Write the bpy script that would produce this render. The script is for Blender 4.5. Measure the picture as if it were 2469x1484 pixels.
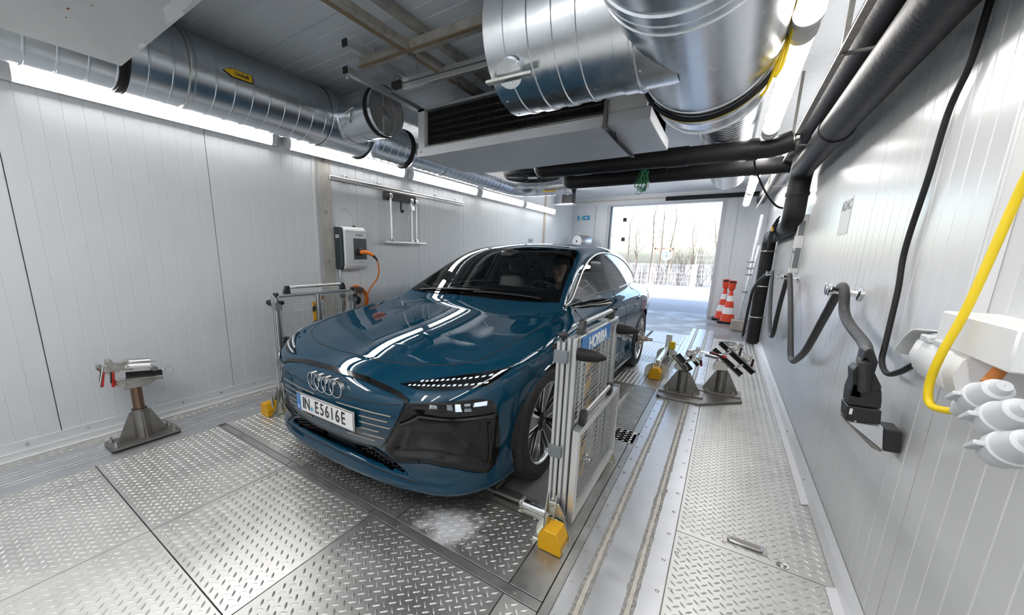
import bpy, bmesh, math, random
import numpy as np
from mathutils import Vector, Matrix, Euler, Quaternion
from mathutils.geometry import delaunay_2d_cdt
for o in list(bpy.data.objects): bpy.data.objects.remove(o)
SC = bpy.context.scene; COL = SC.collection; PI = math.pi; R = math.radians
random.seed(7); rng = np.random.default_rng(7)
# ---------------------------------------------------------------- camera
cd = bpy.data.cameras.new('camera'); cam = bpy.data.objects.new('camera', cd); COL.objects.link(cam); SC.camera = cam
cd.sensor_width = 36; cd.lens = 894.71/2469*36; cd.shift_x = (1234.5-1150.77)/2469; cd.shift_y = (792.19-742)/2469; cd.clip_start = .02
HC = 1.395
cam.matrix_world = Matrix.Translation((0, 0, HC)) @ (Matrix.Rotation(R(33.4256), 4, 'Z') @ Matrix.Rotation(R(90-11.5329), 4, 'X') @ Matrix.Rotation(R(1.0706), 4, 'Z'))
# ---------------------------------------------------------------- world, sun, exposure
W = bpy.data.worlds.new('World'); SC.world = W; W.use_nodes = True
nt = W.node_tree; bg = nt.nodes['Background']; sky = nt.nodes.new('ShaderNodeTexSky')
sky.sky_type = 'NISHITA'; sky.sun_disc = False; sky.sun_elevation = R(38); sky.sun_rotation = R(200); sky.air_density = 1.0; sky.dust_density = 2.5; sky.ozone_density = 1.0
nt.links.new(sky.outputs[0], bg.inputs[0]); bg.inputs[1].default_value = .5
sl = bpy.data.lights.new('sun', 'SUN'); sl.energy = 3.2; sl.angle = R(.6); sl.color = (1, .95, .88)
so = bpy.data.objects.new('sun', sl); COL.objects.link(so); so.rotation_euler = (R(50), 0, R(-16))
SC.view_settings.view_transform = 'Standard'; SC.view_settings.look = 'None'; SC.view_settings.gamma = 1; SC.view_settings.use_curve_mapping = False
SC.view_settings.exposure = 0.57
LAMP = 27.0
cy = SC.cycles; cy.use_denoising = True; cy.max_bounces = 10; cy.diffuse_bounces = 5; cy.glossy_bounces = 6; cy.transmission_bounces = 6; cy.transparent_max_bounces = 16
cy.sample_clamp_indirect = 6; cy.caustics_reflective = False; cy.caustics_refractive = False
# ---------------------------------------------------------------- materials
MATS = {}
def mat(name, col=(.8, .8, .8), rough=.5, metal=0, spec=.5, var=0, vscale=8, bump=0, bscale=40, coat=0, emit=None, estr=0, rvar=0, coatr=.03, stretch=None, col2=None, aniso=0):
    if name in MATS: return MATS[name]
    m = bpy.data.materials.new(name); m.use_nodes = True; t = m.node_tree; b = t.nodes['Principled BSDF']; L = t.links.new
    c = (*col, 1); b.inputs['Base Color'].default_value = c; b.inputs['Roughness'].default_value = rough; b.inputs['Metallic'].default_value = metal
    b.inputs['Specular IOR Level'].default_value = spec; b.inputs['Coat Weight'].default_value = coat; b.inputs['Coat Roughness'].default_value = coatr
    if emit: b.inputs['Emission Color'].default_value = (*emit, 1); b.inputs['Emission Strength'].default_value = estr
    if var or bump or rvar:
        tc = t.nodes.new('ShaderNodeTexCoord'); src = tc.outputs['Object']
        if stretch:
            mp = t.nodes.new('ShaderNodeMapping'); mp.inputs['Scale'].default_value = stretch; L(src, mp.inputs[0]); src = mp.outputs[0]
    if var or rvar:
        n = t.nodes.new('ShaderNodeTexNoise'); n.inputs['Scale'].default_value = vscale; n.inputs['Detail'].default_value = 6; n.inputs['Roughness'].default_value = .62; L(src, n.inputs['Vector'])
    if var:
        cr = t.nodes.new('ShaderNodeValToRGB'); cr.color_ramp.elements[0].position = .3; cr.color_ramp.elements[1].position = .72
        k2 = col2 or tuple(max(0, x*(1-var)) for x in col); cr.color_ramp.elements[0].color = (*k2, 1); cr.color_ramp.elements[1].color = (*[min(1, x*(1+var*.4)) for x in col], 1)
        L(n.outputs[0], cr.inputs[0]); L(cr.outputs[0], b.inputs['Base Color'])
    if rvar:
        mr = t.nodes.new('ShaderNodeMapRange'); mr.inputs[1].default_value = .3; mr.inputs[2].default_value = .7; mr.inputs[3].default_value = max(.02, rough-rvar); mr.inputs[4].default_value = rough+rvar; L(n.outputs[0], mr.inputs[0]); L(mr.outputs[0], b.inputs['Roughness'])
    if bump:
        n2 = t.nodes.new('ShaderNodeTexNoise'); n2.inputs['Scale'].default_value = bscale; n2.inputs['Detail'].default_value = 3; L(src, n2.inputs['Vector'])
        bp = t.nodes.new('ShaderNodeBump'); bp.inputs['Strength'].default_value = bump; bp.inputs['Distance'].default_value = .01; L(n2.outputs[0], bp.inputs['Height']); L(bp.outputs[0], b.inputs['Normal'])
    MATS[name] = m; return m
def glass(name, tint, refl=.9, ior=1.45):
    m = bpy.data.materials.new(name); m.use_nodes = True; t = m.node_tree; t.nodes.clear(); L = t.links.new
    o = t.nodes.new('ShaderNodeOutputMaterial'); mx = t.nodes.new('ShaderNodeMixShader'); fr = t.nodes.new('ShaderNodeFresnel'); fr.inputs[0].default_value = ior
    tr = t.nodes.new('ShaderNodeBsdfTransparent'); tr.inputs[0].default_value = (*tint, 1); g = t.nodes.new('ShaderNodeBsdfGlossy'); g.inputs['Roughness'].default_value = .01; g.inputs[0].default_value = (refl, refl, refl, 1)
    L(fr.outputs[0], mx.inputs[0]); L(tr.outputs[0], mx.inputs[1]); L(g.outputs[0], mx.inputs[2]); L(mx.outputs[0], o.inputs[0]); MATS[name] = m; return m
def paint(name, col, flake):
    m = mat(name, col, .5, 0, 0, coat=1.0, coatr=.01); t = m.node_tree; b = t.nodes['Principled BSDF']
    tc = t.nodes.new('ShaderNodeTexCoord'); n = t.nodes.new('ShaderNodeTexNoise'); n.inputs['Scale'].default_value = 900; t.links.new(tc.outputs['Object'], n.inputs['Vector'])
    cr = t.nodes.new('ShaderNodeValToRGB'); cr.color_ramp.elements[0].position = .45; cr.color_ramp.elements[1].position = .75; cr.color_ramp.elements[0].color = (*col, 1); cr.color_ramp.elements[1].color = (*flake, 1)
    t.links.new(n.outputs[0], cr.inputs[0]); t.links.new(cr.outputs[0], b.inputs['Base Color']); return m
M_WALL = mat('wall_paint', (.81, .84, .87), .34, 0, .5, var=.03, vscale=1.2, rvar=.05)
M_WALLR = mat('wall_steel', (.70, .71, .72), .25, .1, .6, var=.03, vscale=1.5)
M_CEIL = mat('ceiling_paint', (.84, .88, .92), .38, 0, .5, var=.05, vscale=3)
M_WHITE = mat('white_enamel', (.82, .82, .81), .35, var=.04, vscale=6)
M_WHITE2 = mat('white_plastic', (.80, .81, .82), .4, var=.02, vscale=10)
M_GREYBOX = mat('grey_enamel', (.68, .70, .73), .42, var=.08, vscale=5)
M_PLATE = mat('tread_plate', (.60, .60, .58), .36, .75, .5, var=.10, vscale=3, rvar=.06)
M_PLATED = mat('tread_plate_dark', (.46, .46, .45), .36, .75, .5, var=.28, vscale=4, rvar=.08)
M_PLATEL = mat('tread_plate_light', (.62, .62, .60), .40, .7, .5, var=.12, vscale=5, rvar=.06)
M_STRIP = mat('rail_steel', (.60, .61, .63), .36, .75, .5, var=.08, vscale=9, rvar=.06)
M_STRIPD = mat('plain_steel', (.42, .42, .41), .40, .8, .5, var=.2, vscale=12, rvar=.1)
M_SLOT = mat('slot_filler', (.60, .57, .50), .45, .3, var=.2, vscale=20)
M_RAW = mat('raw_edge', (.42, .41, .39), .6, .5, var=.5, vscale=60, bump=.5, bscale=90)
M_GALV = mat('galvanised', (.70, .73, .76), .24, .95, .5, var=.07, vscale=22, rvar=.04)
M_GALVD = mat('galvanised_dull', (.58, .62, .66), .26, .95, .5, var=.06, vscale=16, rvar=.015)
M_ZINC = mat('zinc', (.66, .67, .62), .34, .9, .5, var=.2, vscale=15)
M_ALU = mat('aluminium', (.72, .73, .72), .34, .85, .5, var=.05, vscale=20)
M_ALUD = mat('aluminium_groove', (.16, .17, .18), .5, .6)
M_STEEL = mat('grey_steel', (.27, .26, .25), .45, .8, .5, var=.2, vscale=20)
M_STAIN = mat('stainless', (.55, .54, .52), .25, .95, .5, var=.15, vscale=30)
M_CHROME = mat('chrome', (.82, .83, .84), .08, 1)
M_WIRE = mat('mesh_wire', (.55, .56, .56), .35, .9)
M_BLACK = mat('black_plastic', (.018, .018, .02), .42, var=.2, vscale=20)
M_BLACKG = mat('piano_black', (.005, .005, .006), .07, 0, .45)
M_RUBBER = mat('rubber', (.014, .014, .015), .6, 0, .3, var=.2, vscale=30)
M_FOAM = mat('pipe_insulation', (.010, .010, .012), .48, 0, .28, var=.6, vscale=9, col2=(.020, .019, .019), bump=.15, bscale=40)
M_HOSE = mat('hose_braid', (.03, .03, .032), .38, .1, var=.3, vscale=120, bump=.4, bscale=300)
M_YEL = mat('yellow_paint', (.80, .42, .01), .42, var=.1, vscale=20)
M_YEL2 = mat('yellow_cable', (.85, .62, .01), .45, var=.05)
M_YSIGN = mat('yellow_sign', (.80, .50, .01), .45, var=.03)
M_ORANGE = mat('orange_cable', (.85, .20, .01), .45, var=.08)
M_RED = mat('red_grip', (.62, .03, .02), .45, var=.1)
M_BLUE = mat('sign_blue', (.04, .20, .52), .35, var=.05)
M_CYAN = mat('sign_cyan', (.02, .36, .60), .4, var=.05)
M_SIGNW = mat('sign_white', (.85, .85, .85), .4, var=.02)
M_GREEN = mat('green_wire', (.03, .26, .10), .5, var=.1)
M_RUST = mat('old_steel', (.46, .44, .40), .55, .6, var=.3, vscale=14)
M_BROWN = mat('beam_brown', (.30, .22, .13), .5, .5, var=.3, vscale=12)
M_COIL = mat('coil_fins', (.03, .03, .032), .6, .3, var=.3, vscale=50)
M_GREYP = mat('grey_plastic', (.20, .22, .24), .5, var=.1)
M_LGREYP = mat('light_grey_plastic', (.62, .64, .66), .42, var=.03)
M_BRASS = mat('brass_fixture', (.50, .44, .36), .35, .9, var=.15)
M_CONC = mat('concrete', (.30, .30, .31), .45, 0, .5, var=.5, vscale=2.5, rvar=.22, bump=.1, bscale=80)
M_ASPH = mat('asphalt', (.33, .34, .35), .8, var=.15, vscale=6, bump=.2, bscale=200)
M_PAV = mat('paving_block', (.36, .35, .34), .75, var=.2, vscale=9)
M_DARK = mat('dark_void', (.01, .01, .01), .8)
M_LAMP = mat('lamp_diffuser', (.9, .9, .9), .4, emit=(1, .975, .95), estr=LAMP)
M_LAMP2 = mat('lamp_diffuser_tube', (.9, .9, .9), .4, emit=(1, .97, .94), estr=LAMP*.55)
M_LAMPB = mat('lamp_body', (.72, .72, .72), .45)
M_SILVERB = mat('brushed_silver', (.75, .74, .72), .3, .9)
# ---------------------------------------------------------------- mesh helpers
def vec(p): return np.array(p, float)
def frame(d):
    d = vec(d); d = d/np.linalg.norm(d); a = vec((0, 0, 1)) if abs(d[2]) < .9 else vec((1, 0, 0)); u = np.cross(a, d); u /= np.linalg.norm(u); return u, np.cross(d, u), d
class MB:
    def __init__(s): s.v = []; s.f = []
    def add(s, v, f):
        o = len(s.v); s.v += [tuple(map(float, p)) for p in v]; s.f += [tuple(i+o for i in q) for q in f]; return s
    def bx(s, x0, x1, y0, y1, z0, z1, M=None):
        v = [(x, y, z) for z in (z0, z1) for y in (y0, y1) for x in (x0, x1)]
        if M is not None: v = [tuple(M @ Vector(p)) for p in v]
        return s.add(v, [(0, 2, 3, 1), (4, 5, 7, 6), (0, 1, 5, 4), (2, 6, 7, 3), (0, 4, 6, 2), (1, 3, 7, 5)])
    def box(s, c, d, M=None):
        return s.bx(c[0]-d[0]/2, c[0]+d[0]/2, c[1]-d[1]/2, c[1]+d[1]/2, c[2]-d[2]/2, c[2]+d[2]/2, M)
    def bar(s, p0, p1, w, h, up=(0, 0, 1)):
        p0, p1 = vec(p0), vec(p1); d = p1-p0; d = d/np.linalg.norm(d); up = vec(up); u = np.cross(d, up)
        if np.linalg.norm(u) < 1e-6: u = np.cross(d, vec((1, 0, 0)))
        u /= np.linalg.norm(u); n = np.cross(u, d); v = [p+u*a*w/2+n*b*h/2 for p in (p0, p1) for a, b in ((-1, -1), (1, -1), (1, 1), (-1, 1))]
        return s.add(v, [(0, 1, 2, 3), (7, 6, 5, 4), (0, 4, 5, 1), (1, 5, 6, 2), (2, 6, 7, 3), (3, 7, 4, 0)])
    def tube(s, pts, r, n=10, closed=False, cap=True):
        P = [vec(p) for p in pts]; m = len(P); rs = r if isinstance(r, (list, tuple, np.ndarray)) else [r]*m
        T = []
        for i in range(m):
            a = P[(i-1) % m] if (closed or i) else P[0]; b = P[(i+1) % m] if (closed or i < m-1) else P[-1]
            t = b-a; T.append(t/(np.linalg.norm(t)+1e-12))
        u, w, _ = frame(T[0]); v = []
        for i in range(m):
            u = u-T[i]*np.dot(u, T[i]); u /= np.linalg.norm(u); w = np.cross(T[i], u)
            v += [P[i]+rs[i]*(math.cos(2*PI*k/n)*u+math.sin(2*PI*k/n)*w) for k in range(n)]
        f = [(i*n+k, i*n+(k+1) % n, ((i+1) % m)*n+(k+1) % n, ((i+1) % m)*n+k) for i in range(m if closed else m-1) for k in range(n)]
        if cap and not closed: f += [tuple(range(n-1, -1, -1)), tuple((m-1)*n+k for k in range(n))]
        return s.add(v, f)
    def cyl(s, p0, p1, r, r1=None, n=16, cap=True): return s.tube([p0, p1], [r, r if r1 is None else r1], n, cap=cap)
    def lathe(s, prof, c, ax=(0, 0, 1), n=24, a0=0, a1=2*PI):
        # prof: (radius, height along axis)
        u, w, d = frame(ax); c = vec(c); full = abs(a1-a0-2*PI) < 1e-6; k = n if full else n+1
        v = [c+d*h+r*(math.cos(a0+(a1-a0)*i/n)*u+math.sin(a0+(a1-a0)*i/n)*w) for r, h in prof for i in range(k)]
        f = [(j*k+i, j*k+(i+1) % k, (j+1)*k+(i+1) % k, (j+1)*k+i) for j in range(len(prof)-1) for i in range(n)]
        return s.add(v, f)
    def prism(s, poly, o, U, V, N, t):
        # polygon in (U,V) plane at origin o, thickness t along N
        o, U, V, N = map(vec, (o, U, V, N)); n = len(poly); v = [o+U*a+V*b for a, b in poly]+[o+U*a+V*b+N*t for a, b in poly]
        return s.add(v, [tuple(range(n-1, -1, -1)), tuple(range(n, 2*n))]+[(i, (i+1) % n, n+(i+1) % n, n+i) for i in range(n)])
    def sphere(s, c, r, n=12, m=8, sc=(1, 1, 1)):
        pr = [(max(1e-4, math.sin(PI*i/m)), -math.cos(PI*i/m)) for i in range(m+1)]
        v = [(c[0]+r*sc[0]*a*math.cos(2*PI*k/n), c[1]+r*sc[1]*a*math.sin(2*PI*k/n), c[2]+r*sc[2]*h) for a, h in pr for k in range(n)]
        return s.add(v, [(j*n+i, j*n+(i+1) % n, (j+1)*n+(i+1) % n, (j+1)*n+i) for j in range(m) for i in range(n)])
    def torus(s, c, ax, R0, r, n=32, m=8):
        u, w, d = frame(ax); return s.tube([vec(c)+R0*(math.cos(2*PI*i/n)*u+math.sin(2*PI*i/n)*w) for i in range(n)], r, m, closed=True)
    def xf(s, M):
        s.v = [tuple(M @ Vector(p)) for p in s.v]; return s
    def build(s, name, m, parent=None, smooth=True, bevel=0, ang=40, kind=None, seg=1):
        me = bpy.data.meshes.new(name); v = np.array(s.v, float)
        off = np.zeros(3); o = bpy.data.objects.new(name, me); COL.objects.link(o)
        if parent is None:
            off = np.array([(v[:, 0].min()+v[:, 0].max())/2, (v[:, 1].min()+v[:, 1].max())/2, v[:, 2].min()]); o.location = off
        else:
            p = parent
            while p is not None: off = off+np.array(p.location); p = p.parent
            o.parent = parent
        me.from_pydata([tuple(q) for q in (v-off)], [], s.f)
        bm = bmesh.new(); bm.from_mesh(me); bmesh.ops.recalc_face_normals(bm, faces=bm.faces)
        if bevel: bmesh.ops.bevel(bm, geom=[e for e in bm.edges if len(e.link_faces) == 2 and e.calc_face_angle(0) > .6], offset=bevel, segments=seg, affect='EDGES', profile=.5)
        bm.to_mesh(me); bm.free()
        if smooth: me.polygons.foreach_set('use_smooth', [True]*len(me.polygons)); me.set_sharp_from_angle(angle=R(ang))
        me.materials.append(m)
        if kind: o['kind'] = kind
        return o
def tag(o, label=None, cat=None, group=None, kind=None):
    for k, v in (('label', label), ('category', cat), ('group', group), ('kind', kind)):
        if v: o[k] = v
    return o
def thing(name, label, cat, loc=(0, 0, 0), group=None):
    o = bpy.data.objects.new(name, None); COL.objects.link(o); o.location = loc; o.empty_display_size = .1; return tag(o, label, cat, group)
def copy_tree(o, parent=None):
    c = o.copy(); COL.objects.link(c); c.parent = parent
    for ch in list(o.children): copy_tree(ch, c)
    return c
def setroot(o, loc, rz=0):
    o.location = loc; o.rotation_euler = (0, 0, rz)
def inst(src, name, parent, loc, rot=None):
    o = bpy.data.objects.new(name, src.data); COL.objects.link(o); o.parent = parent; o.location = loc
    if rot: o.rotation_euler = rot
    return o
def text(name, body, size, m, parent, org, right, up, extrude=.0008, align='CENTER', sx=1.0, bold=0.0, shear=0):
    cu = bpy.data.curves.new(name, 'FONT'); cu.body = body; cu.size = size; cu.extrude = extrude; cu.align_x = align; cu.align_y = 'CENTER'; cu.offset = bold; cu.shear = shear; cu.space_character = 1.0
    t = bpy.data.objects.new('tmp', cu); COL.objects.link(t); bpy.context.view_layer.update()
    me = bpy.data.meshes.new_from_object(t.evaluated_get(bpy.context.evaluated_depsgraph_get())); bpy.data.objects.remove(t)
    rr, uu = vec(right), vec(up); rr /= np.linalg.norm(rr); uu = uu/np.linalg.norm(uu); nn = np.cross(rr, uu)
    v = np.empty(len(me.vertices)*3); me.vertices.foreach_get('co', v); v = v.reshape(-1, 3); w = vec(org)+v[:, :1]*sx*rr+v[:, 1:2]*uu+v[:, 2:]*nn
    off = np.zeros(3); p = parent
    while p is not None: off = off+np.array(p.location); p = p.parent
    me.vertices.foreach_set('co', (w-off).ravel()); me.materials.clear(); me.materials.append(m); me.name = name
    o = bpy.data.objects.new(name, me); COL.objects.link(o); o.parent = parent; return o
def smoothpath(pts, n=8):
    P = [vec(p) for p in pts]; out = []
    for i in range(len(P)-1):
        a, b, c, d = P[max(i-1, 0)], P[i], P[i+1], P[min(i+2, len(P)-1)]
        for k in range(n):
            t = k/n; out.append(.5*((2*b)+(c-a)*t+(2*a-5*b+4*c-d)*t*t+(3*b-a-3*c+d)*t**3))
    return out+[P[-1]]

def unit_(x): x = vec(x); return x/np.linalg.norm(x)

def stained(base, name, pt, rad):
    m = base.copy(); m.name = name; t = m.node_tree; L = t.links.new; b = t.nodes['Principled BSDF']; tc = t.nodes.new('ShaderNodeTexCoord')
    vd = t.nodes.new('ShaderNodeVectorMath'); vd.operation = 'DISTANCE'; L(tc.outputs['Object'], vd.inputs[0]); vd.inputs[1].default_value = pt
    mr = t.nodes.new('ShaderNodeMapRange'); mr.inputs[1].default_value = 0; mr.inputs[2].default_value = rad; mr.inputs[3].default_value = .62; mr.inputs[4].default_value = 0; L(vd.outputs['Value'], mr.inputs[0])
    n = t.nodes.new('ShaderNodeTexNoise'); n.inputs['Scale'].default_value = 14; n.inputs['Detail'].default_value = 8; n.inputs['Roughness'].default_value = .7; L(tc.outputs['Object'], n.inputs['Vector'])
    ad = t.nodes.new('ShaderNodeMath'); ad.operation = 'ADD'; L(mr.outputs[0], ad.inputs[0]); L(n.outputs[0], ad.inputs[1]); r2 = t.nodes.new('ShaderNodeMapRange'); r2.inputs[1].default_value = .72; r2.inputs[2].default_value = .98; L(ad.outputs[0], r2.inputs[0])
    mx = t.nodes.new('ShaderNodeMix'); mx.data_type = 'RGBA'; L(r2.outputs[0], mx.inputs[0]); src = b.inputs['Base Color'].links[0].from_socket; L(src, mx.inputs[6]); mx.inputs[7].default_value = (.62, .63, .65, 1); L(mx.outputs[2], b.inputs['Base Color'])
    mm = t.nodes.new('ShaderNodeMapRange'); mm.inputs[3].default_value = .75; mm.inputs[4].default_value = 0; L(r2.outputs[0], mm.inputs[0]); L(mm.outputs[0], b.inputs['Metallic']); return m
# ---------------------------------------------------------------- room shell
XL, XR, YB, YR, ZC = -3.75, .60, -1.7, 10.43, 2.90
def panel_mesh(width, height, pitch, gd=.0025, gw=.007, thick=.04, jw=.003):
    # ribbed sandwich panel: u along width, v height, outward +n; returns verts fn and faces
    us = [(jw, -thick), (jw, 0)]; k = max(1, round(width/pitch))
    for i in range(1, k):
        u = i*width/k; us += [(u-gw/2, 0), (u-gw*.2, -gd), (u+gw*.2, -gd), (u+gw/2, 0)]
    us += [(width-jw, 0), (width-jw, -thick)]
    return us
def panel(name, o, U, V, N, width, height, pitch, m, parent, thick=.04):
    pr = panel_mesh(width, height, pitch, thick=thick); o, U, V, N = map(vec, (o, U, V, N)); n = len(pr)
    b = MB(); v = [o+U*a+N*d for a, d in pr]+[o+U*a+N*d+V*height for a, d in pr]; f = [(i, i+1, n+i+1, n+i) for i in range(n-1)]+[(n-1, 0, n, 2*n-1)]
    f += [tuple(range(n-1, -1, -1)), tuple(range(n, 2*n))]
    b.add(v, f); return b.build(name, m, parent, smooth=False)
def shell(name, *b): 
    mb = MB().bx(*b); return mb
def struct(o): o['kind'] = 'structure'; return o
floor = struct(MB().bx(XL-.1, XR+.1, YB, YR, -.12, -.04).build('floor', M_STRIPD, smooth=False))
wl = struct(MB().bx(XL-.2, XL-.04, YB, YR, -.1, ZC+.1).build('wall_left', M_GREYBOX, smooth=False))
ys = [-1.82, -.708, .403, 1.514, 2.475]
for a, b in zip(ys[:-1], ys[1:]): panel('wall_panel', (XL, a, .0), (0, 1, 0), (0, 0, 1), (1, 0, 0), b-a, ZC, .1055, M_WALL, wl)
ys = [2.70, 3.04, 4.12, 5.20, 6.28, 7.36, 8.44, 8.52, 9.55, 10.43]
for a, b in zip(ys[:-1], ys[1:]): panel('wall_panel', (XL, a, .0), (0, 1, 0), (0, 0, 1), (1, 0, 0), b-a, ZC, .105, M_WALL, wl)
MB().bx(XL-.04, XL+.012, 2.475, 2.50, 0, ZC).build('joint_trim', M_WHITE, wl, smooth=False)
MB().bx(XL-.04, XL-.004, 2.50, 2.545, 0, ZC).build('joint_channel', M_LGREYP, wl, smooth=False)
MB().bx(XL-.04, XL+.004, 2.545, 2.70, 0, ZC).build('joint_post', mat('grimy_post', (.62, .60, .56), .5, var=.35, vscale=7, stretch=(1, 1, .3)), wl, smooth=False)
for z in (2.33, 1.80, 1.27): MB().lathe([(.004, .003), (.018, .004), (.024, .0)], (XL+.004, 2.615, z), (1, 0, 0), 16).build('bolt_cap', M_RUST, wl)
MB().bx(XL-.02, XL+.02, 8.44, 8.52, 0, ZC).build('joint_rail', mat('beige_trim', (.52, .46, .38), .5, var=.1), wl, smooth=False)
wr = struct(MB().bx(XR+.04, XR+.2, YB, YR, -.1, ZC+.1).build('wall_right', M_GREYBOX, smooth=False))
ys = [-1.7, -.55, .58, 1.715, 2.85, 3.98, 5.11, 6.24, 7.37, 8.5, 9.63, 10.43]
for a, b in zip(ys[:-1], ys[1:]): panel('wall_panel', (XR, a, .0), (0, 1, 0), (0, 0, 1), (-1, 0, 0), b-a, ZC, .1035, M_WALLR, wr)
wf = struct(MB().bx(XL-.2, XR+.2, YB-.15, YB, -.1, ZC+.1).build('wall_front', M_WALL, smooth=False))
ce = struct(MB().bx(XL-.2, XR+.2, YB-.15, YR+.2, ZC+.04, ZC+.14).build('ceiling', M_GREYBOX, smooth=False))
y = -1.7
while y < YR-.1:
    w = min(1.16, YR-y); panel('ceiling_panel', (XL, y, ZC), (0, 1, 0), (1, 0, 0), (0, 0, -1), w, XR-XL, .116, M_CEIL, ce); y += 1.16
# rear wall with the gate opening
DX0, DX1, DZ = -2.80, -.215, 2.68
wb = struct(MB().bx(XL-.2, DX0, YR+.04, YR+.2, -.1, ZC+.1).bx(DX1, XR+.2, YR+.04, YR+.2, -.1, ZC+.1).bx(DX0, DX1, YR+.04, YR+.2, DZ, ZC+.1).build('wall_rear', M_WALL, smooth=False))
for x, w in ((XL, .62), (XL+.62, .33), (DX1, .26), (DX1+.26, .555)): panel('wall_panel', (x, YR, 0), (1, 0, 0), (0, 0, 1), (0, -1, 0), w, DZ, .105, M_WALL, wb)
MB().bx(XL, XR, YR-.02, YR+.04, DZ, ZC).build('lintel_panel', M_WALL, wb, smooth=False)
MB().bx(XL, XR, YR-.05, YR-.02, DZ+.10, DZ+.125).build('lintel_trim', mat('warm_trim', (.62, .56, .48), .45), wb, smooth=False)
d1 = struct(MB().bx(DX0-.02, DX0+.06, YR-.02, YR+.22, 0, DZ).build('door_1', M_LGREYP, smooth=False))
MB().bx(DX0+.06, DX0+.10, YR+.02, YR+.10, 0, DZ).build('guide_rail', mat('dark_rail', (.12, .14, .17), .4, .6), d1, smooth=False)
MB().bx(DX1-.05, DX1+.02, YR-.015, YR+.22, 0, DZ).build('door_frame', M_LGREYP, d1, smooth=False)
MB().bx(DX0, DX1, YR-.01, YR+.22, DZ-.03, DZ+.02).build('door_head', M_LGREYP, d1, smooth=False)
for z in (2.33, 1.82): MB().box((DX0+.36, YR+.35, z), (.09, .05, .10)).build('door_sensor', M_BLACK, d1, bevel=.01)
for x0, x1, z0, z1 in ((XL+.61, XL+.635, 0, DZ),): MB().bx(x0, x1, YR-.03, YR, z0, z1).build('joint_strip', M_LGREYP, wb, smooth=False)
# skirtings
bl = struct(MB().bx(XL-.002, XL+.012, YB, 2.47, .0, .05).bx(XL-.002, XL+.03, YB, 2.47, 0, .006).build('baseboard_left', M_WHITE2, smooth=False))
MB().bx(XL-.004, XL+.004, YB, 2.47, .05, .115).build('base_flange', M_WALL, bl, smooth=False)
for y in np.arange(-1.5, 2.4, .29): MB().lathe([(.0005, .006), (.006, .005), (.008, 0)], (XL+.012 if 0 else XL+.004, y, .085), (1, 0, 0), 10).build('rivet', M_STAIN, bl)
br = MB()
for y0, y1, x0 in ((2.0, 7.58, .53), (-.2, 1.90, .53)):
    pass
br.add([(XR-.002, -1.6, .075), (XR-.022, -1.6, .045), (XR-.04, -1.6, .004), (XR-.002, 7.58, .075), (XR-.022, 7.58, .045), (XR-.04, 7.58, .004)], [(0, 1, 4, 3), (1, 2, 5, 4)])
br = struct(br.build('baseboard_right', mat('skirting_white', (.80, .81, .83), .35, var=.05), smooth=False))
for y0, y1 in ((2.62, 7.58), (-.6, 1.985)):
    MB().prism([(0, y0), (.045, y0+.03), (.045, y1), (0, y1-.02)], (XR-.075, 0, .002), (1, 0, 0), (0, 1, 0), (0, 0, 1), .008).build('base_flange', MATS['skirting_white'], br, smooth=False)
for y in np.arange(2.9, 7.5, .8): MB().lathe([(.0005, .003), (.005, .002), (.006, 0)], (XR-.03, y, .03), (-.6, 0, .8), 8).build('rivet', M_STEEL, br)
# ---------------------------------------------------------------- floor plates
def plate(x0, x1, y0, y1, m, tread=True, name='floor_plate', z=0, g=.0025, p=.0455):
    b = MB().bx(x0+g, x1-g, y0+g, y1-g, z-.035, z); o = b.build(name, m, floor, smooth=False, bevel=.0008)
    if tread:
        L, w, h = .0175, .0054, .0028
        base = [(-L, 0, 0), (-L*.5, -w*.8, 0), (0, -w, 0), (L*.5, -w*.8, 0), (L, 0, 0), (L*.5, w*.8, 0), (0, w, 0), (-L*.5, w*.8, 0), (-L*.45, 0, h), (L*.45, 0, h)]
        fc = [(0, 1, 8), (1, 2, 9, 8), (2, 3, 9), (3, 4, 9), (4, 5, 9), (5, 6, 9), (6, 7, 8, 9), (7, 0, 8)]
        base = np.array(base); V = []; F = []; c = 0
        for s in (0, 1):
            a = R(45 if s == 0 else -45); ca, sa = math.cos(a), math.sin(a); rb = np.stack([base[:, 0]*ca-base[:, 1]*sa, base[:, 0]*sa+base[:, 1]*ca, base[:, 2]], 1)
            xs = np.arange(math.ceil((x0+.02)/p-s*.5), (x1-.02)/p-s*.5)*p+s*p/2; yy = np.arange(math.ceil((y0+.02)/p-s*.5), (y1-.02)/p-s*.5)*p+s*p/2
            for x in xs:
                for y in yy:
                    V.append(rb+np.array([x, y, z])); F += [tuple(i+c for i in q) for q in fc]; c += len(rb)
        if V:
            me = bpy.data.meshes.new('tread'); t = bpy.data.objects.new('tread', me); COL.objects.link(t); t.parent = o
            me.from_pydata([tuple(q) for q in np.concatenate(V)-np.array(floor.location)], [], F); me.materials.append(m); t['kind'] = 'stuff'
    return o
def screw(x, y, parent=None, r=.0075, z=0):
    global SCREW
    if SCREW is None:
        SCREW = MB().lathe([(r*1.25, .0002), (r*1.2, .0012), (r*.95, .0012), (r*.85, .0006), (r*.8, .0022), (r*.45, .0026), (r*.4, .001), (.0003, .001)], (x, y, z), (0, 0, 1), 14).build('floor_screw', M_STAIN, floor); return
    inst(SCREW, 'floor_screw', floor, (x-SX0[0], y-SX0[1], z))
SCREW = None
def screws(pts):
    global SX0
    if SCREW is None: SX0 = pts[0]
    for q in pts: screw(*q)
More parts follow.
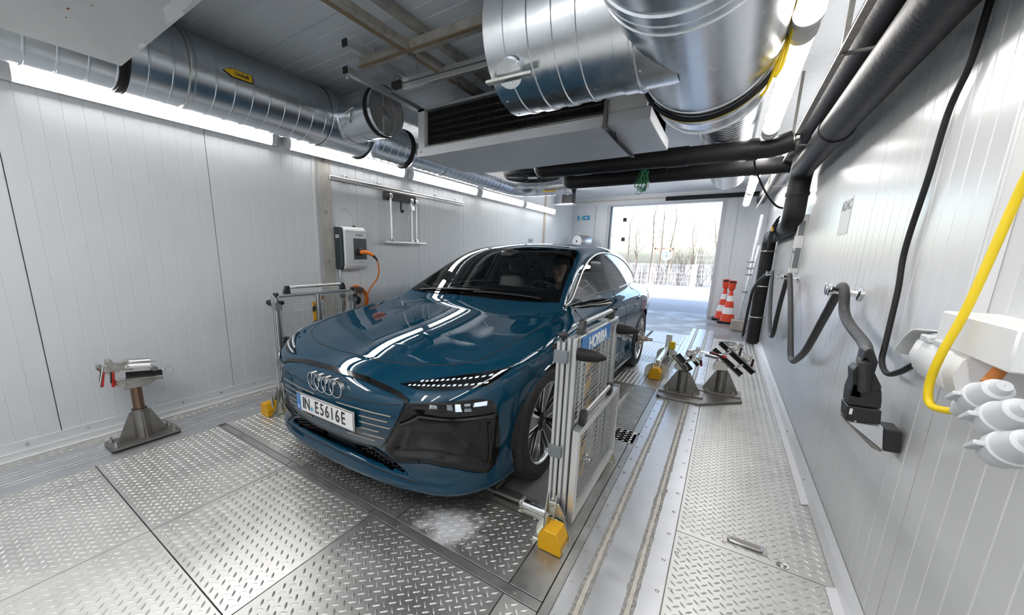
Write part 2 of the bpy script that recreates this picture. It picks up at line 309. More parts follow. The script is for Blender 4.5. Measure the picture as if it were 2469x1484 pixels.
# left side
plate(-3.735, -3.60, -.3, .95, M_PLATE); plate(-3.735, -3.60, .95, 2.6, M_PLATE); plate(-3.735, -3.60, 2.6, 7.6, M_PLATE, False)
for y0, y1 in ((-.4, 1.10), (1.10, 3.2), (3.2, 7.6)):
    for x0, x1, dz in ((-3.60, -3.522, 0), (-3.493, -3.385, 0), (-3.356, -3.24, 0)): plate(x0, x1, y0, y1, M_STRIP, False, 'rail_plate', g=.0008)
    MB().bx(-3.523, -3.492, y0, y1, -.03, -.016).bx(-3.386, -3.355, y0, y1, -.03, -.016).build('rail_slot', M_STRIPD, floor, smooth=False)
    for x in (-3.523, -3.497, -3.386, -3.360): MB().cyl((x+.002, y0, -.001), (x+.002, y1, -.001), .0045, n=8).build('rail_bead', M_STRIP, floor)
plate(-3.24, -3.05, -.4, .455, M_PLATE); plate(-3.05, -2.24, -.4, .455, M_PLATEL); plate(-2.24, -1.43, -.4, .455, M_PLATEL); plate(-1.43, -.43, -.4, .455, M_PLATEL)
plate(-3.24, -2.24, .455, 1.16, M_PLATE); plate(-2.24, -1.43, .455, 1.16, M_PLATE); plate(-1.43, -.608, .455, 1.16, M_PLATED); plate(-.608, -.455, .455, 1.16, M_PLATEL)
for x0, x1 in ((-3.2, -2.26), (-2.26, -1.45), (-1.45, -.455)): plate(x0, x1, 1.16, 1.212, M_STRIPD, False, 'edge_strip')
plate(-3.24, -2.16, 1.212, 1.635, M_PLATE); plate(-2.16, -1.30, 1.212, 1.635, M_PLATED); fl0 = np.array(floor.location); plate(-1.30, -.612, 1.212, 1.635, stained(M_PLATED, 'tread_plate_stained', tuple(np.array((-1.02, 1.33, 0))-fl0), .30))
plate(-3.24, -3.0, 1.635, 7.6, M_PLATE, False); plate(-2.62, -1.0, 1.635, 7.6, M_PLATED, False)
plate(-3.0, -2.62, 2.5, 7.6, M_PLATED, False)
# dyno roller bays
for x0 in (-1.0, -3.0):
    MB().bx(x0, x0+.39, 1.64, 2.46, -.09, -.05).build('roller_pit', M_STRIPD, floor, smooth=False)
    MB().bx(x0, x0+.385, 1.64, 1.655, -.05, .001).build('roller_flange', M_ZINC, floor, smooth=False)
    MB().bx(x0, x0+.385, 1.655, 1.69, -.012, -.008).build('roller_ledge', M_ZINC, floor, smooth=False)
    MB().lathe([(.001, 0), (.605, 0), (.61, .004), (.61, .38), (.605, .385), (.001, .385)], (x0, 2.05, -.612), (1, 0, 0), 64, ).build('roller_drum', mat('drum_grey', (.40, .40, .41), .42, .6, var=.08, vscale=6), floor)
plate(-.612, -.455, 1.212, 2.98, M_STRIPD, False); plate(-.455, -.412, .3, 2.98, M_STRIPD, False); plate(-.612, -.455, 2.98, 3.02, M_STRIPD, False)
plate(-1.0, -.425, 2.80, 3.03, M_PLATEL); plate(-1.0, -.612, 2.46, 2.80, M_STRIPD, False)
gp = plate(-1.0, -.47, 3.03, 4.20, M_STRIPD, False, 'grooved_plate'); gb = MB()
for y in np.arange(3.045, 4.19, .038): gb.bx(-.995, -.475, y, y+.02, -.001, .004)
gb.build('plate_rib', M_STRIPD, gp, smooth=False, kind='stuff')
plate(-.47, -.412, 3.02, 4.25, M_STRIPD, False)
plate(-1.05, -.62, 4.20, 4.72, M_PLATED); plate(-.62, -.46, 4.20, 5.6, M_STRIPD, False)
plate(-1.05, -.62, 4.72, 5.28, mat('drum_light', (.62, .62, .62), .4, .5), False); plate(-1.05, -.62, 5.28, 5.62, M_PLATED); plate(-1.05, -.46, 5.62, 6.62, M_PLATE); plate(-1.05, -.46, 6.64, 7.6, M_PLATE)
plate(-.46, -.412, 4.25, 7.6, M_STRIP, False)
# right rail with welded slots
def rough_strip(x, w, y0, y1, z, m, parent, seed):
    r = np.random.default_rng(seed); n = int((y1-y0)/.018); ys = np.linspace(y0, y1, n); f = MB(); V = []
    sm = lambda q: np.convolve(q, [.25, .5, .25], 'same'); a = x-w/2-np.abs(sm(r.normal(0, .0042, n))); c = x+w/2+np.abs(sm(r.normal(0, .0042, n)))
    for i in range(n): V += [(a[i], ys[i], z-.001), (a[i]+.0025, ys[i], z+.0014), (c[i]-.0025, ys[i], z+.0014), (c[i], ys[i], z-.001)]
    f.add(V, [(i*4+k, i*4+k+1, i*4+k+5, i*4+k+4) for i in range(n-1) for k in range(3)]); return f.build('weld_bead', m, parent, smooth=False)
for x0, x1 in ((-.41, -.348), (-.312, -.178), (-.142, -.055)):
    for y0, y1 in ((.3, 2.60), (2.60, 5.05), (5.05, 8.42)): plate(x0, x1, y0, y1, M_STRIP, False, 'rail_plate', g=.0004)
for k, x in enumerate((-.330, -.160)):
    MB().bx(x-.010, x+.010, .3, 8.42, -.02, -.0015).build('rail_slot', M_SLOT, floor, smooth=False)
    rough_strip(x-.016, .011, .3, 8.42, 0, M_RAW, floor, k*2); rough_strip(x+.017, .012, .3, 8.42, 0, M_RAW, floor, k*2+1)
MB().bx(-.412, -.409, .3, 8.42, -.01, .0012).bx(-.056, -.052, .3, 8.42, -.01, .0012).build('rail_edge', M_STRIP, floor, smooth=False)
screws([(-.392, y) for y in np.arange(1.18, 8, .199)]+[(-.076, y) for y in np.arange(1.14, 8, .199)]+[(-.434, y) for y in (1.36, 1.75, 2.05, 2.42, 2.8)]+[(-.53, 1.41), (-.57, 1.185), (-1.6, 1.185), (-1.25, 1.185), (-.67, 1.10), (-2.0, 1.185), (-.03, 1.58), (-.03, 1.82), (-.02, 1.40)])
plate(-.05, .585, .2, 1.985, M_PLATEL); rp = plate(-.05, .585, 1.985, 7.575, M_PLATEL)
# recessed lift handle and lock in the right plate
hp = MB().bx(.155, .335, 2.035, 2.105, .0005, .0025).build('handle_plate', M_STAIN, rp, bevel=.001)
MB().bx(.185, .305, 2.045, 2.095, .0015, .003).build('handle_recess', M_STEEL, rp, smooth=False)
MB().tube(smoothpath([(.178, 2.09, .003), (.178, 2.065, .007), (.19, 2.05, .009), (.30, 2.05, .009), (.312, 2.065, .007), (.312, 2.09, .003)], 4), .0045, 8).build('handle_grip', M_STAIN, rp)
MB().lathe([(.024, 0), (.022, .004), (.016, .003), (.013, .001), (.009, .004), (.0005, .004)], (.387, 2.013, .0005), (0, 0, 1), 20).build('plate_lock', M_STAIN, rp)
plate(XL+.01, XR-.01, 8.43, YR+.25, M_CONC, False, 'concrete_slab'); plate(XL+.01, -.413, 7.6, 8.43, M_CONC, False, 'concrete_slab', g=.0001); plate(-.053, XR-.01, 7.575, 8.43, M_CONC, False, 'concrete_slab', g=.0001)
mh = MB()
for r in (.06, .10, .14, .17): mh.torus((.207, 7.235, .004), (0, 0, 1), r, .004, 32, 6)
for k in range(12): mh.bar((.207+.05*math.cos(k*PI/6), 7.235+.05*math.sin(k*PI/6), .004), (.207+.17*math.cos(k*PI/6), 7.235+.17*math.sin(k*PI/6), .004), .006, .006)
tag(mh.build('drain_grate', M_STEEL), 'round dark drain grate lying on the tread plate near the gate', 'grate')
# ---------------------------------------------------------------- luminaires
def luminaire(y0, L, x, z, nx, nz, label, group, pw=1):
    # nx,nz : direction the diffuser faces
    t = thing('tube_luminaire', label, 'lamp', (x, y0+L/2, z), group)
    d = vec((nx, 0, nz)); d /= np.linalg.norm(d); s = np.cross((0, 1, 0), d); hw = .052
    tubular = nz < -.9
    if tubular: pr = [(.052*math.sin(q), .012-.052*math.cos(q)) for q in np.linspace(R(35), R(325), 22)]
    else: pr = [(-hw, -.012), (-hw, .004), (-hw*.9, .014), (-hw*.6, .021), (0, .025), (hw*.6, .021), (hw*.9, .014), (hw, .004), (hw, -.012)]
    def sec(prof, a, b): 
        m = MB(); n = len(prof); V = [vec((x, yy, z))+s*u+d*w for yy in (a, b) for u, w in prof]
        return m.add(V, [(i, (i+1) % n, n+(i+1) % n, n+i) for i in range(n)]+[tuple(range(n)), tuple(range(2*n-1, n-1, -1))])
    sec(pr, y0+.045, y0+L-.045).build('diffuser', M_LAMP2 if tubular else M_LAMP, t, ang=60)
    sec([(-.032, -.034), (-.032, -.05), (.032, -.05), (.032, -.034)] if tubular else [(-hw*1.08, .004), (-hw*1.08, -.04), (-hw*.8, -.05), (hw*.8, -.05), (hw*1.08, -.04), (hw*1.08, .004), (hw*1.0, -.012), (-hw*1.0, -.012)], y0+.01, y0+L-.01).build('lamp_body', M_LAMPB, t, ang=30)
    for a, b in ((y0, y0+.045), (y0+L-.045, y0+L)): sec([(u*1.08, w*1.06-(.03 if w < -.011 and not tubular else 0)) for u, w in pr], a, b).build('end_cap', M_WHITE2, t, ang=60)
    for k in range(4):
        yy = y0+.25+k*(L-.5)/3
        for q in (-1, 1):
            m = MB(); m.add([vec((x, yy+e, z))+s*q*hw*f+d*w for e in (-.012, .012) for f, w in ((1.06, -.03), (1.12, -.03), (1.12, .006), (1.06, .006))], [(0, 1, 2, 3), (7, 6, 5, 4), (0, 4, 5, 1), (1, 5, 6, 2), (2, 6, 7, 3), (3, 7, 4, 0)])
            m.build('clip', M_STAIN, t, smooth=False)
    if nz < -.9:
        for yy in (y0+.3, y0+L-.3): MB().cyl((x, yy, z+.04), (x, yy, ZC+.002), .004, n=6).build('hanger_rod', M_ZINC, t)
    return t
LP, LL = 1.72, 1.63
ords = ['nearest', 'second', 'third', 'fourth', 'farthest']
for k in range(5): luminaire(.46+k*LP, LL, -3.695, 2.405, .985, -.17, '%s tube light of the bright row under the round duct on the long white wall' % ords[k], 'lamps along the duct wall')
for k in range(5): luminaire(.72+k*LP-.02, LL, .155, 2.44, 0, -1, ['nearest tube light of the ceiling row beside the black pipes, mostly behind the big duct', 'second tube light of the ceiling row beside the black pipes, with yellow cable before it', 'third tube light of the ceiling row, crossed by the black cross pipe', 'fourth tube light of the ceiling row, seen between the two black cross pipes', 'last tube light of the ceiling row, closest to the open gate'][k], 'lamps along the pipe side')
for k in range(1): luminaire(-1.28, LL, -3.695, 2.405, .985, -.17, 'tube light at the outer end of the duct wall row', 'lamps along the duct wall'); luminaire(-1.04, LL, .155, 2.44, 0, -1, 'tube light at the outer end of the ceiling row', 'lamps along the pipe side')
for x, lab in ((-1.0, 'added fill tube beside the ceiling box, nearer to the pipes'), (-1.55, 'added fill tube beside the ceiling box, nearer to the duct')): luminaire(-1.55, 1.5, x, 2.52, 0, -1, lab, 'added fill lamps beside the ceiling box')  # unseen tubes added behind the camera to brighten the ceiling and near room
import numpy as np
# ---------------------------------------------------------------- car body shape (implicit surface, car-local: X lateral, Y from nose, Z up)
class Spl:
    def __init__(s, xs, ys):
        x = np.array(xs, float); y = np.array(ys, float); n = len(x); h = np.diff(x)
        A = np.zeros((n, n)); b = np.zeros(n); A[0, 0] = A[-1, -1] = 1
        for i in range(1, n-1):
            A[i, i-1] = h[i-1]; A[i, i] = 2*(h[i-1]+h[i]); A[i, i+1] = h[i]
            b[i] = 6*((y[i+1]-y[i])/h[i]-(y[i]-y[i-1])/h[i-1])
        s.x, s.y, s.h, s.m = x, y, h, np.linalg.solve(A, b)
        s.k0 = (y[1]-y[0])/h[0]-h[0]*s.m[1]/6; s.k1 = (y[-1]-y[-2])/h[-1]+h[-1]*s.m[-2]/6
    def __call__(s, t):
        t = np.asarray(t, float); i = np.clip(np.searchsorted(s.x, t)-1, 0, len(s.h)-1)
        h = s.h[i]; a = s.x[i+1]-t; b = t-s.x[i]
        v = (s.m[i]*a**3+s.m[i+1]*b**3)/(6*h)+(s.y[i]/h-s.m[i]*h/6)*a+(s.y[i+1]/h-s.m[i+1]*h/6)*b
        v = np.where(t < s.x[0], s.y[0]+(t-s.x[0])*s.k0, v)
        return np.where(t > s.x[-1], s.y[-1]+(t-s.x[-1])*s.k1, v)
AXF, AXR, WR = .89, 3.845, .362
HOODZ = Spl([0, .2, .45, .8, 1.1, 1.3, 1.7, 2.4, 3.2, 4, 4.6, 4.95], [.735, .795, .862, .925, .968, .993, 1.0, .995, 1.005, 1.02, 1.02, 1.0])
ROOFZ = Spl([.9, 1.24, 1.7, 2.05, 2.3, 2.6, 3.0, 3.5, 4.0, 4.35, 4.55, 4.75, 4.95], [.84, 1.0, 1.222, 1.385, 1.465, 1.505, 1.52, 1.505, 1.455, 1.39, 1.28, 1.08, .86])
PLANW = Spl([0, .3, .6, .95, 1.5, 2.3, 3.1, 3.9, 4.4, 4.75, 5.0], [.80, .90, .945, .957, .948, .945, .955, .962, .93, .86, .76])
SIDEP = Spl([.10, .2, .32, .45, .58, .70, .80, .88, .95, 1.05], [-.035, -.022, -.024, -.02, -.012, 0, .004, -.012, -.05, -.13])
PLANF = Spl([0, .2, .4, .6, .75, .85, .92, .97, 1.02], [0, .006, .026, .070, .138, .222, .335, .49, .73])
FRZ = Spl([.08, .14, .2, .28, .4, .52, .62, .70, .78, .86, 1.0], [.08, .025, .015, .035, .02, 0, .006, .03, .085, .19, .48])
GREENW = Spl([.6, 1.3, 1.9, 2.6, 3.3, 4.0, 4.5, 5.0], [.785, .80, .803, .80, .79, .765, .715, .62])
def smax(a, b, k):
    return np.maximum(a, b)+np.maximum(k-np.abs(a-b), 0)**2/(4*k)
def inpoly(x, y, poly):
    ins = np.zeros(np.shape(x), bool); n = len(poly)
    for i in range(n):
        (x0, y0), (x1, y1) = poly[i], poly[(i+1) % n]
        c = ((y0 > y) != (y1 > y)); ins ^= c & (x < (x1-x0)*(y-y0)/((y1-y0) if y1 != y0 else 1e-12)+x0)
    return ins
def polysd(x, y, poly):
    d = np.full(np.shape(x), 9.); n = len(poly)
    for i in range(n):
        (x0, y0), (x1, y1) = poly[i], poly[(i+1) % n]; ex, ey = x1-x0, y1-y0
        t = np.clip(((x-x0)*ex+(y-y0)*ey)/(ex*ex+ey*ey), 0, 1); d = np.minimum(d, np.hypot(x-x0-t*ex, y-y0-t*ey))
    return np.where(inpoly(x, y, poly), -d, d)
P_BLACK = [(.552, .668), (.72, .692), (.84, .70), (.876, .687), (.893, .655), (.898, .585), (.898, .49), (.894, .385), (.885, .315), (.868, .285), (.768, .344), (.644, .364), (.46, .332), (.40, .372), (.452, .47), (.515, .585)]
P_MASK = [(0, .722), (.142, .72), (.293, .714), (.48, .688), (.535, .665), (.512, .588), (.459, .487), (.405, .420), (.385, .405), (.333, .395), (.17, .384), (0, .380)]
P_INT = [(-.1, .372), (.17, .374), (.30, .380), (.41, .345), (.45, .325), (.573, .250), (.41, .258), (.245, .264), (-.1, .27)]
def stepd(d, w): return np.clip(.5-d/w, 0, 1)**2*(3-2*np.clip(.5-d/w, 0, 1))
def carf(X, Y, Z):
    X = np.abs(X)
    w = PLANW(Y)+SIDEP(Z)
    for ya in (AXF, AXR):
        w = w+.012*np.exp(-((Y-ya)/.42)**2-((Z-.74)/.13)**2)
    w = w-.012*np.exp(-((Y-2.35)/.75)**2-((Z-.46)/.12)**2)
    top = HOODZ(Y)-.035*X**2-.012*np.exp(-((X-.50)/.22)**2)*np.clip((Y-.1)/.5, 0, 1)*np.clip((1.5-Y)/.4, 0, 1)
    lo = smax((X-w)*.98, (Z-top)*.95, .13)
    fr = (PLANF(X)+FRZ(Z)-Y)*.9
    if np.min(Y) < .7:
        db = polysd(X, Z, P_BLACK); di = polysd(X, Z, P_INT)
        fr = fr+.035*stepd(db+.035, .06)+.06*stepd(di+.02, .04)
    lo = smax(lo, fr, .10)
    lo = smax(lo, Y-4.93+.10*X**2+.25*np.clip(Z-.75, 0, 1)**2, .14)
    lo = smax(lo, .178+.02*np.clip(.5-np.abs(Y-AXF), 0, 1)-Z, .035)
    gw = GREENW(Y)-.43*(Z-1.0)-.10*np.clip(Z-1.2, 0, 1)**2
    gr = smax((X-gw)*.92, (Z-(ROOFZ(Y)-.115*X**2))*.9, .075)
    gr = np.maximum(gr, .8-Z)
    return -smax(-lo, -gr, .025)
def cargrad(X, Y, Z, e=1e-3):
    return np.stack([carf(X+e, Y, Z)-carf(X-e, Y, Z), carf(X, Y+e, Z)-carf(X, Y-e, Z), carf(X, Y, Z+e)-carf(X, Y, Z-e)], -1)/(2*e)
# ---------------------------------------------------------------- car
CX0, CY0 = -1.765, 1.16
M_PAINT = paint('car_paint_blue', (.002, .036, .073), (.004, .06, .112))
M_GLASS = glass('windscreen_glass', (.92, .96, .95), .8, 1.38); M_GLASSD = glass('privacy_glass', (.10, .11, .11), 1.0, 1.6); M_GLASSF = glass('door_glass', (.72, .76, .75), .8, 1.4); M_LENS = glass('lamp_lens', (.75, .78, .8))
M_TYRE = mat('tyre', (.02, .02, .021), .65, bump=.2, bscale=120); M_RIMD = mat('rim_dark', (.10, .105, .11), .3, .8); M_RIM = mat('rim_polished', (.62, .63, .64), .2, .95)
M_BRAKE = mat('brake_disc', (.42, .38, .30), .4, .8, var=.2, vscale=20); M_DRL = mat('drl_light', (.8, .85, .95), .3, emit=(.80, .88, 1), estr=.75); M_LAMPX = mat('lamp_reflector', (.7, .75, .8), .12, .9)
M_GRILL = mat('grille_slat', (.30, .27, .23), .35, .6); M_SEAT = mat('seat_leather', (.035, .035, .037), .5); M_LINER = mat('headliner', (.55, .55, .53), .8); M_DASH = mat('dash_plastic', (.05, .05, .05), .5)
car = thing('car', 'dark blue estate car with ring emblem standing on the test rollers', 'car')
def carmesh(name, P, F, Nrm, m, parent=car):
    me = bpy.data.meshes.new(name); me.from_pydata([tuple(map(float, q)) for q in P], [], [tuple(int(i) for i in q) for q in F])
    me.polygons.foreach_set('use_smooth', [True]*len(me.polygons)); me.update()
    if Nrm is not None: me.normals_split_custom_set_from_vertices([tuple(map(float, q)) for q in Nrm])
    me.materials.append(m); o = bpy.data.objects.new(name, me); COL.objects.link(o); o.parent = parent; return o
def unit(a): return a/(np.linalg.norm(a, axis=-1, keepdims=True)+1e-12)
def snets(h=.0175):
    xs = (np.arange(62)+.5)*h; ysg = np.arange(-.06, 5.02, h); zs = np.arange(.12, 1.58, h)
    A, B, C_ = np.meshgrid(xs, ysg, zs, indexing='ij'); F = carf(A, B, C_); F = np.concatenate([F[::-1], F], 0); xs = np.concatenate([-xs[::-1], xs])
    S = F < 0; nx, ny, nz = F.shape; cnt = np.zeros((nx-1, ny-1, nz-1)); pos = np.zeros((nx-1, ny-1, nz-1, 3))
    cor = [(i, j, k) for i in (0, 1) for j in (0, 1) for k in (0, 1)]
    sl = lambda c: (slice(c[0], nx-1+c[0]), slice(c[1], ny-1+c[1]), slice(c[2], nz-1+c[2]))
    for a in cor:
        for ax in range(3):
            if a[ax]: continue
            b = list(a); b[ax] = 1; fa, fb = F[sl(a)], F[sl(b)]; cr = (fa < 0) != (fb < 0); t = np.where(cr, fa/np.where(cr, fa-fb, 1), 0); cnt += cr
            for q in range(3): pos[..., q] += cr*((a[q]+t) if q == ax else a[q])
    ok = cnt > 0; idx = np.full(cnt.shape, -1); idx[ok] = np.arange(ok.sum()); I, J, K = np.nonzero(ok); p = pos[ok]/cnt[ok][:, None]
    P = np.stack([xs[I]+p[:, 0]*h, ysg[J]+p[:, 1]*h, zs[K]+p[:, 2]*h], 1); Q = []
    for ax in range(3):
        sa = [slice(1, -1)]*3; sb = [slice(1, -1)]*3; sa[ax] = slice(0, -1); sb[ax] = slice(1, None)
        a, b = S[tuple(sa)], S[tuple(sb)]; u, w = [(1, 2), (2, 0), (0, 1)][ax]
        ii = np.argwhere(a != b)
        if not len(ii): continue
        g = ii.copy()
        for q in range(3):
            if q != ax: g[:, q] += 1
        def cell(du, dw): c = g.copy(); c[:, u] -= du; c[:, w] -= dw; return idx[c[:, 0], c[:, 1], c[:, 2]]
        q4 = np.stack([cell(1, 1), cell(0, 1), cell(0, 0), cell(1, 0)], 1); fl = b[tuple(ii.T)]; q4[fl] = q4[fl][:, ::-1]; Q.append(q4)
    Q = np.concatenate(Q); Q = Q[(Q >= 0).all(1)]
    for it in range(4):
        f = carf(*P.T); g = cargrad(*P.T); P = P-(np.clip(f, -.02, .02)/np.maximum((g*g).sum(1), .2))[:, None]*g*.9
    return P, Q, unit(cargrad(*P.T))
BP, BQ, BN = snets()
def march(o, d, t0=0, t1=2.6, n=420):
    # first surface hit for many rays (o,d arrays)
    ts = np.linspace(t0, t1, n); F = carf(*(o[:, None, :]+d[:, None, :]*ts[None, :, None]).transpose(2, 0, 1)); ins = F < 0; i = np.argmax(ins, 1); i = np.clip(i, 1, None)
    r = np.arange(len(o)); a, b = F[r, i-1], F[r, i]; t = ts[i-1]+(ts[i]-ts[i-1])*np.where(ins.any(1), a/np.where(a-b == 0, 1, a-b), 0); P = o+d*t[:, None]
    return P, ins.any(1)
def onto(pts, ax, sgn=1, off=.0015):
    pts = np.array(pts, float)
    if ax == 'front': o = np.stack([pts[:, 0], np.full(len(pts), -.3), pts[:, 1]], 1); d = np.array([0, 1., 0]); T = 1.8
    elif ax == 'side': o = np.stack([np.full(len(pts), 1.2*sgn), pts[:, 0], pts[:, 1]], 1); d = np.array([-1.*sgn, 0, 0]); T = 1.0
    elif ax == 'rear': o = np.stack([pts[:, 0], np.full(len(pts), 5.1), pts[:, 1]], 1); d = np.array([0, -1., 0]); T = 1.2
    else: o = np.stack([pts[:, 0], pts[:, 1], np.full(len(pts), 1.65)], 1); d = np.array([0, 0, -1.]); T = 1.3
    P, ok = march(o, np.tile(d, (len(pts), 1)), 0, T); Nn = unit(cargrad(*P.T)); return P+Nn*off, Nn
def dens(poly, h, closed=True):
    out = []; n = len(poly)
    for i in range(n if closed else n-1):
        a, b = np.array(poly[i], float), np.array(poly[(i+1) % n], float); k = max(1, int(np.hypot(*(b-a))/h))
        out += [a+(b-a)*j/k for j in range(k)]
    return out if closed else out+[np.array(poly[-1], float)]
def spl2(poly, closed=True, n=6):
    P = [np.array(p, float) for p in poly]; m = len(P); out = []
    for i in range(m if closed else m-1):
        g = (lambda k: P[k % m]) if closed else (lambda k: P[min(max(k, 0), m-1)])
        a, b, c, d = g(i-1), g(i), g(i+1), g(i+2)
        for k in range(n): t = k/n; out.append(tuple(.5*(2*b+(c-a)*t+(2*a-5*b+4*c-d)*t*t+(3*b-a-3*c+d)*t**3)))
    return out if closed else out+[tuple(P[-1])]
def cdt(poly, h, holes=()):
    vs = []; ed = []
    for pl in [poly]+list(holes):
        q = dens(pl, h); s = len(vs); vs += q; ed += [(s+i, s+(i+1) % len(q)) for i in range(len(q))]
    a = np.array(poly); gx, gy = np.meshgrid(np.arange(a[:, 0].min(), a[:, 0].max(), h), np.arange(a[:, 1].min(), a[:, 1].max(), h)); gx = gx.ravel(); gy = gy.ravel()
    ins = polysd(gx, gy, poly) < -h*.45
    for hl in holes: ins &= polysd(gx, gy, hl) > h*.45
    vs += [np.array(p) for p in np.stack([gx[ins], gy[ins]], 1)]
    r = delaunay_2d_cdt([Vector(v) for v in vs], ed, [], 2 if holes else 1, 1e-6)
    V2 = np.array([(v[0], v[1]) for v in r[0]]); F2 = [tuple(f) for f in r[2]]
    cc = np.array([V2[list(f)].mean(0) for f in F2]); keep = inpoly(cc[:, 0], cc[:, 1], poly)
    for hl in holes: keep &= ~inpoly(cc[:, 0], cc[:, 1], hl)
    return [tuple(v) for v in V2], [f for f, k in zip(F2, keep) if k]
def overlay(name, poly, ax, m, off=.0015, h=.025, sgn=1, holes=(), parent=None):
    v, f = cdt(poly, h, holes); P, Nn = onto(v, ax, sgn, off); o = carmesh(name, P, f, None, m, parent or car)
    # orient outwards
    me = o.data; fl = []
    if len(f):
        a, b, c = P[f[0][0]], P[f[0][1]], P[f[0][2]]
        if np.dot(np.cross(b-a, c-a), Nn[f[0][0]]) < 0: me.flip_normals()
    me.normals_split_custom_set_from_vertices([tuple(map(float, q)) for q in Nn]); return o
def surfline(name, path, ax, r, m, sgn=1, off=0, closed=False, h=.03, n=6, parent=None):
    P, Nn = onto(dens(path, h, closed), ax, sgn, off); return MB().tube(list(P), r, n, closed=closed).build(name, m, parent or car)
mir = lambda poly: [(-x, y) for x, y in poly]
# window outlines (side view, y z)
TRIM = [(1.50, 1.012), (1.655, 1.05), (1.879, 1.142), (2.125, 1.245), (2.379, 1.328), (2.72, 1.392), (3.04, 1.415), (3.45, 1.405), (3.85, 1.352), (4.15, 1.275), (4.42, 1.165), (4.52, 1.085), (4.30, 1.058), (3.836, 1.046), (3.10, 1.032), (2.80, 1.03), (2.17, 1.026), (1.70, 1.016)]
FW = [(1.70, 1.045), (1.88, 1.125), (2.125, 1.228), (2.379, 1.308), (2.72, 1.368), (2.90, 1.383), (2.865, 1.2), (2.835, 1.052), (2.17, 1.046)]
RWN = [(3.02, 1.39), (3.30, 1.388), (3.55, 1.372), (3.72, 1.348), (3.80, 1.2), (3.845, 1.066), (3.10, 1.052), (3.06, 1.2)]
QW = [(3.78, 1.335), (4.0, 1.285), (4.20, 1.215), (4.38, 1.14), (4.44, 1.095), (4.25, 1.078), (3.90, 1.068), (3.86, 1.2)]
WS = [(0, 1.335), (.25, 1.338), (.47, 1.368), (.65, 1.42), (.752, 1.475), (.70, 1.72), (.655, 1.98), (.60, 2.26), (.55, 2.315), (.40, 2.265), (.20, 2.225), (0, 2.215)]
WSF = WS+[(-x, y) for x, y in WS[::-1][1:-1]]
WSI = [(0, 1.45), (.25, 1.452), (.45, 1.478), (.62, 1.53), (.692, 1.60), (.660, 1.78), (.620, 1.98), (.572, 2.18), (.515, 2.245), (.36, 2.19), (.20, 2.165), (0, 2.16)]
WSIF = WSI+[(-x, y) for x, y in WSI[::-1][1:-1]]
RGL = [(-.52, 1.12), (.52, 1.12), (.48, 1.34), (-.48, 1.34)]
HOODP = [(0, .203), (.19, .205), (.415, .241), (.597, .316), (.697, .39), (.76, .499), (.782, .68), (.809, .918), (.835, 1.36), (.79, 1.471), (.47, 1.372), (.25, 1.342), (0, 1.335)]
HOODF = HOODP+[(-x, y) for x, y in HOODP[::-1][1:-1]]
FD = [(1.60, .30), (1.60, .93), (1.66, 1.03), (2.92, 1.035), (2.90, .93), (2.86, .30)]; RD = [(2.86, .30), (2.90, .93), (2.92, 1.035), (3.86, 1.05), (3.70, .90), (3.45, .72), (3.42, .30)]
c = BP[BQ].mean(1); cn = BN[BQ].mean(1); ax_ = np.abs(c[:, 0])
def shrink(poly, d):
    a = np.array(poly); m = a.mean(0); n = len(poly); out = []
    for i in range(n):
        e0 = a[i]-a[i-1]; e1 = a[(i+1) % n]-a[i]; t = unit(e0)+unit(e1); nn = unit(np.array([-t[1], t[0]])); 
        if polysd(np.array([a[i][0]+nn[0]*1e-3]), np.array([a[i][1]+nn[1]*1e-3]), poly)[0] > 0: nn = -nn
        out.append(tuple(a[i]+nn*d))
    return out
hole = np.zeros(len(BQ), bool); side = np.abs(cn[:, 0]) > .45
for w in (FW, RWN, QW): hole |= inpoly(c[:, 1], c[:, 2], shrink(w, -.013)) & side & (c[:, 2] > 1.0)
hole |= inpoly(c[:, 0], c[:, 1], shrink(WSIF, -.025)) & (c[:, 2] > .98) & (cn[:, 2] > .3)
hole |= inpoly(c[:, 0], c[:, 2], RGL) & (c[:, 1] > 4.2) & (c[:, 2] > 1.1)
for ya in (AXF, AXR): hole |= (np.hypot(c[:, 1]-ya, c[:, 2]-WR) < .392) & (ax_ > .6)
hole |= (cn[:, 2] < -.7) & (c[:, 2] < .3) & (c[:, 1] > .3)
hole |= (c[:, 1] < .45) & (polysd(ax_, c[:, 2], P_BLACK) < -.016) & (cn[:, 1] < -.15)
hole |= (c[:, 1] < .25) & (polysd(ax_, c[:, 2], P_INT) < -.012) & (cn[:, 1] < -.3)
lab = np.full(len(BQ), 'body_shell', object); lowz = c[:, 2] < 1.06
lab[(c[:, 2] > 1.3) & (c[:, 1] > 2.2)] = 'roof_panel'
lab[(c[:, 1] > 4.35)] = 'tailgate'
lab[(c[:, 1] < 1.6) & lowz] = 'front_fender'
lab[inpoly(c[:, 1], c[:, 2], FD) & (ax_ > .7)] = 'front_door'; lab[inpoly(c[:, 1], c[:, 2], RD) & (ax_ > .7)] = 'rear_door'
lab[(c[:, 1] < .5) & lowz] = 'front_bumper'
lab[inpoly(c[:, 0], c[:, 1], HOODF) & lowz & (cn[:, 2] > .3)] = 'hood'
def sub(name, sel, m=M_PAINT, off=0):
    q = BQ[sel]
    if not len(q): return
    u, inv = np.unique(q, return_inverse=True); return carmesh(name, BP[u]+BN[u]*off, inv.reshape(q.shape), BN[u], m)
for nm in np.unique(lab):
    s0 = (lab == nm) & ~hole
    if nm in ('front_fender', 'front_door', 'rear_door'):
        sub(nm, s0 & (c[:, 0] > 0)); sub(nm, s0 & (c[:, 0] <= 0))
    else: sub(nm, s0)
sub('interior_liner', ~hole & (c[:, 2] > 1.03) & (c[:, 1] > 1.5), M_LINER, -.018)
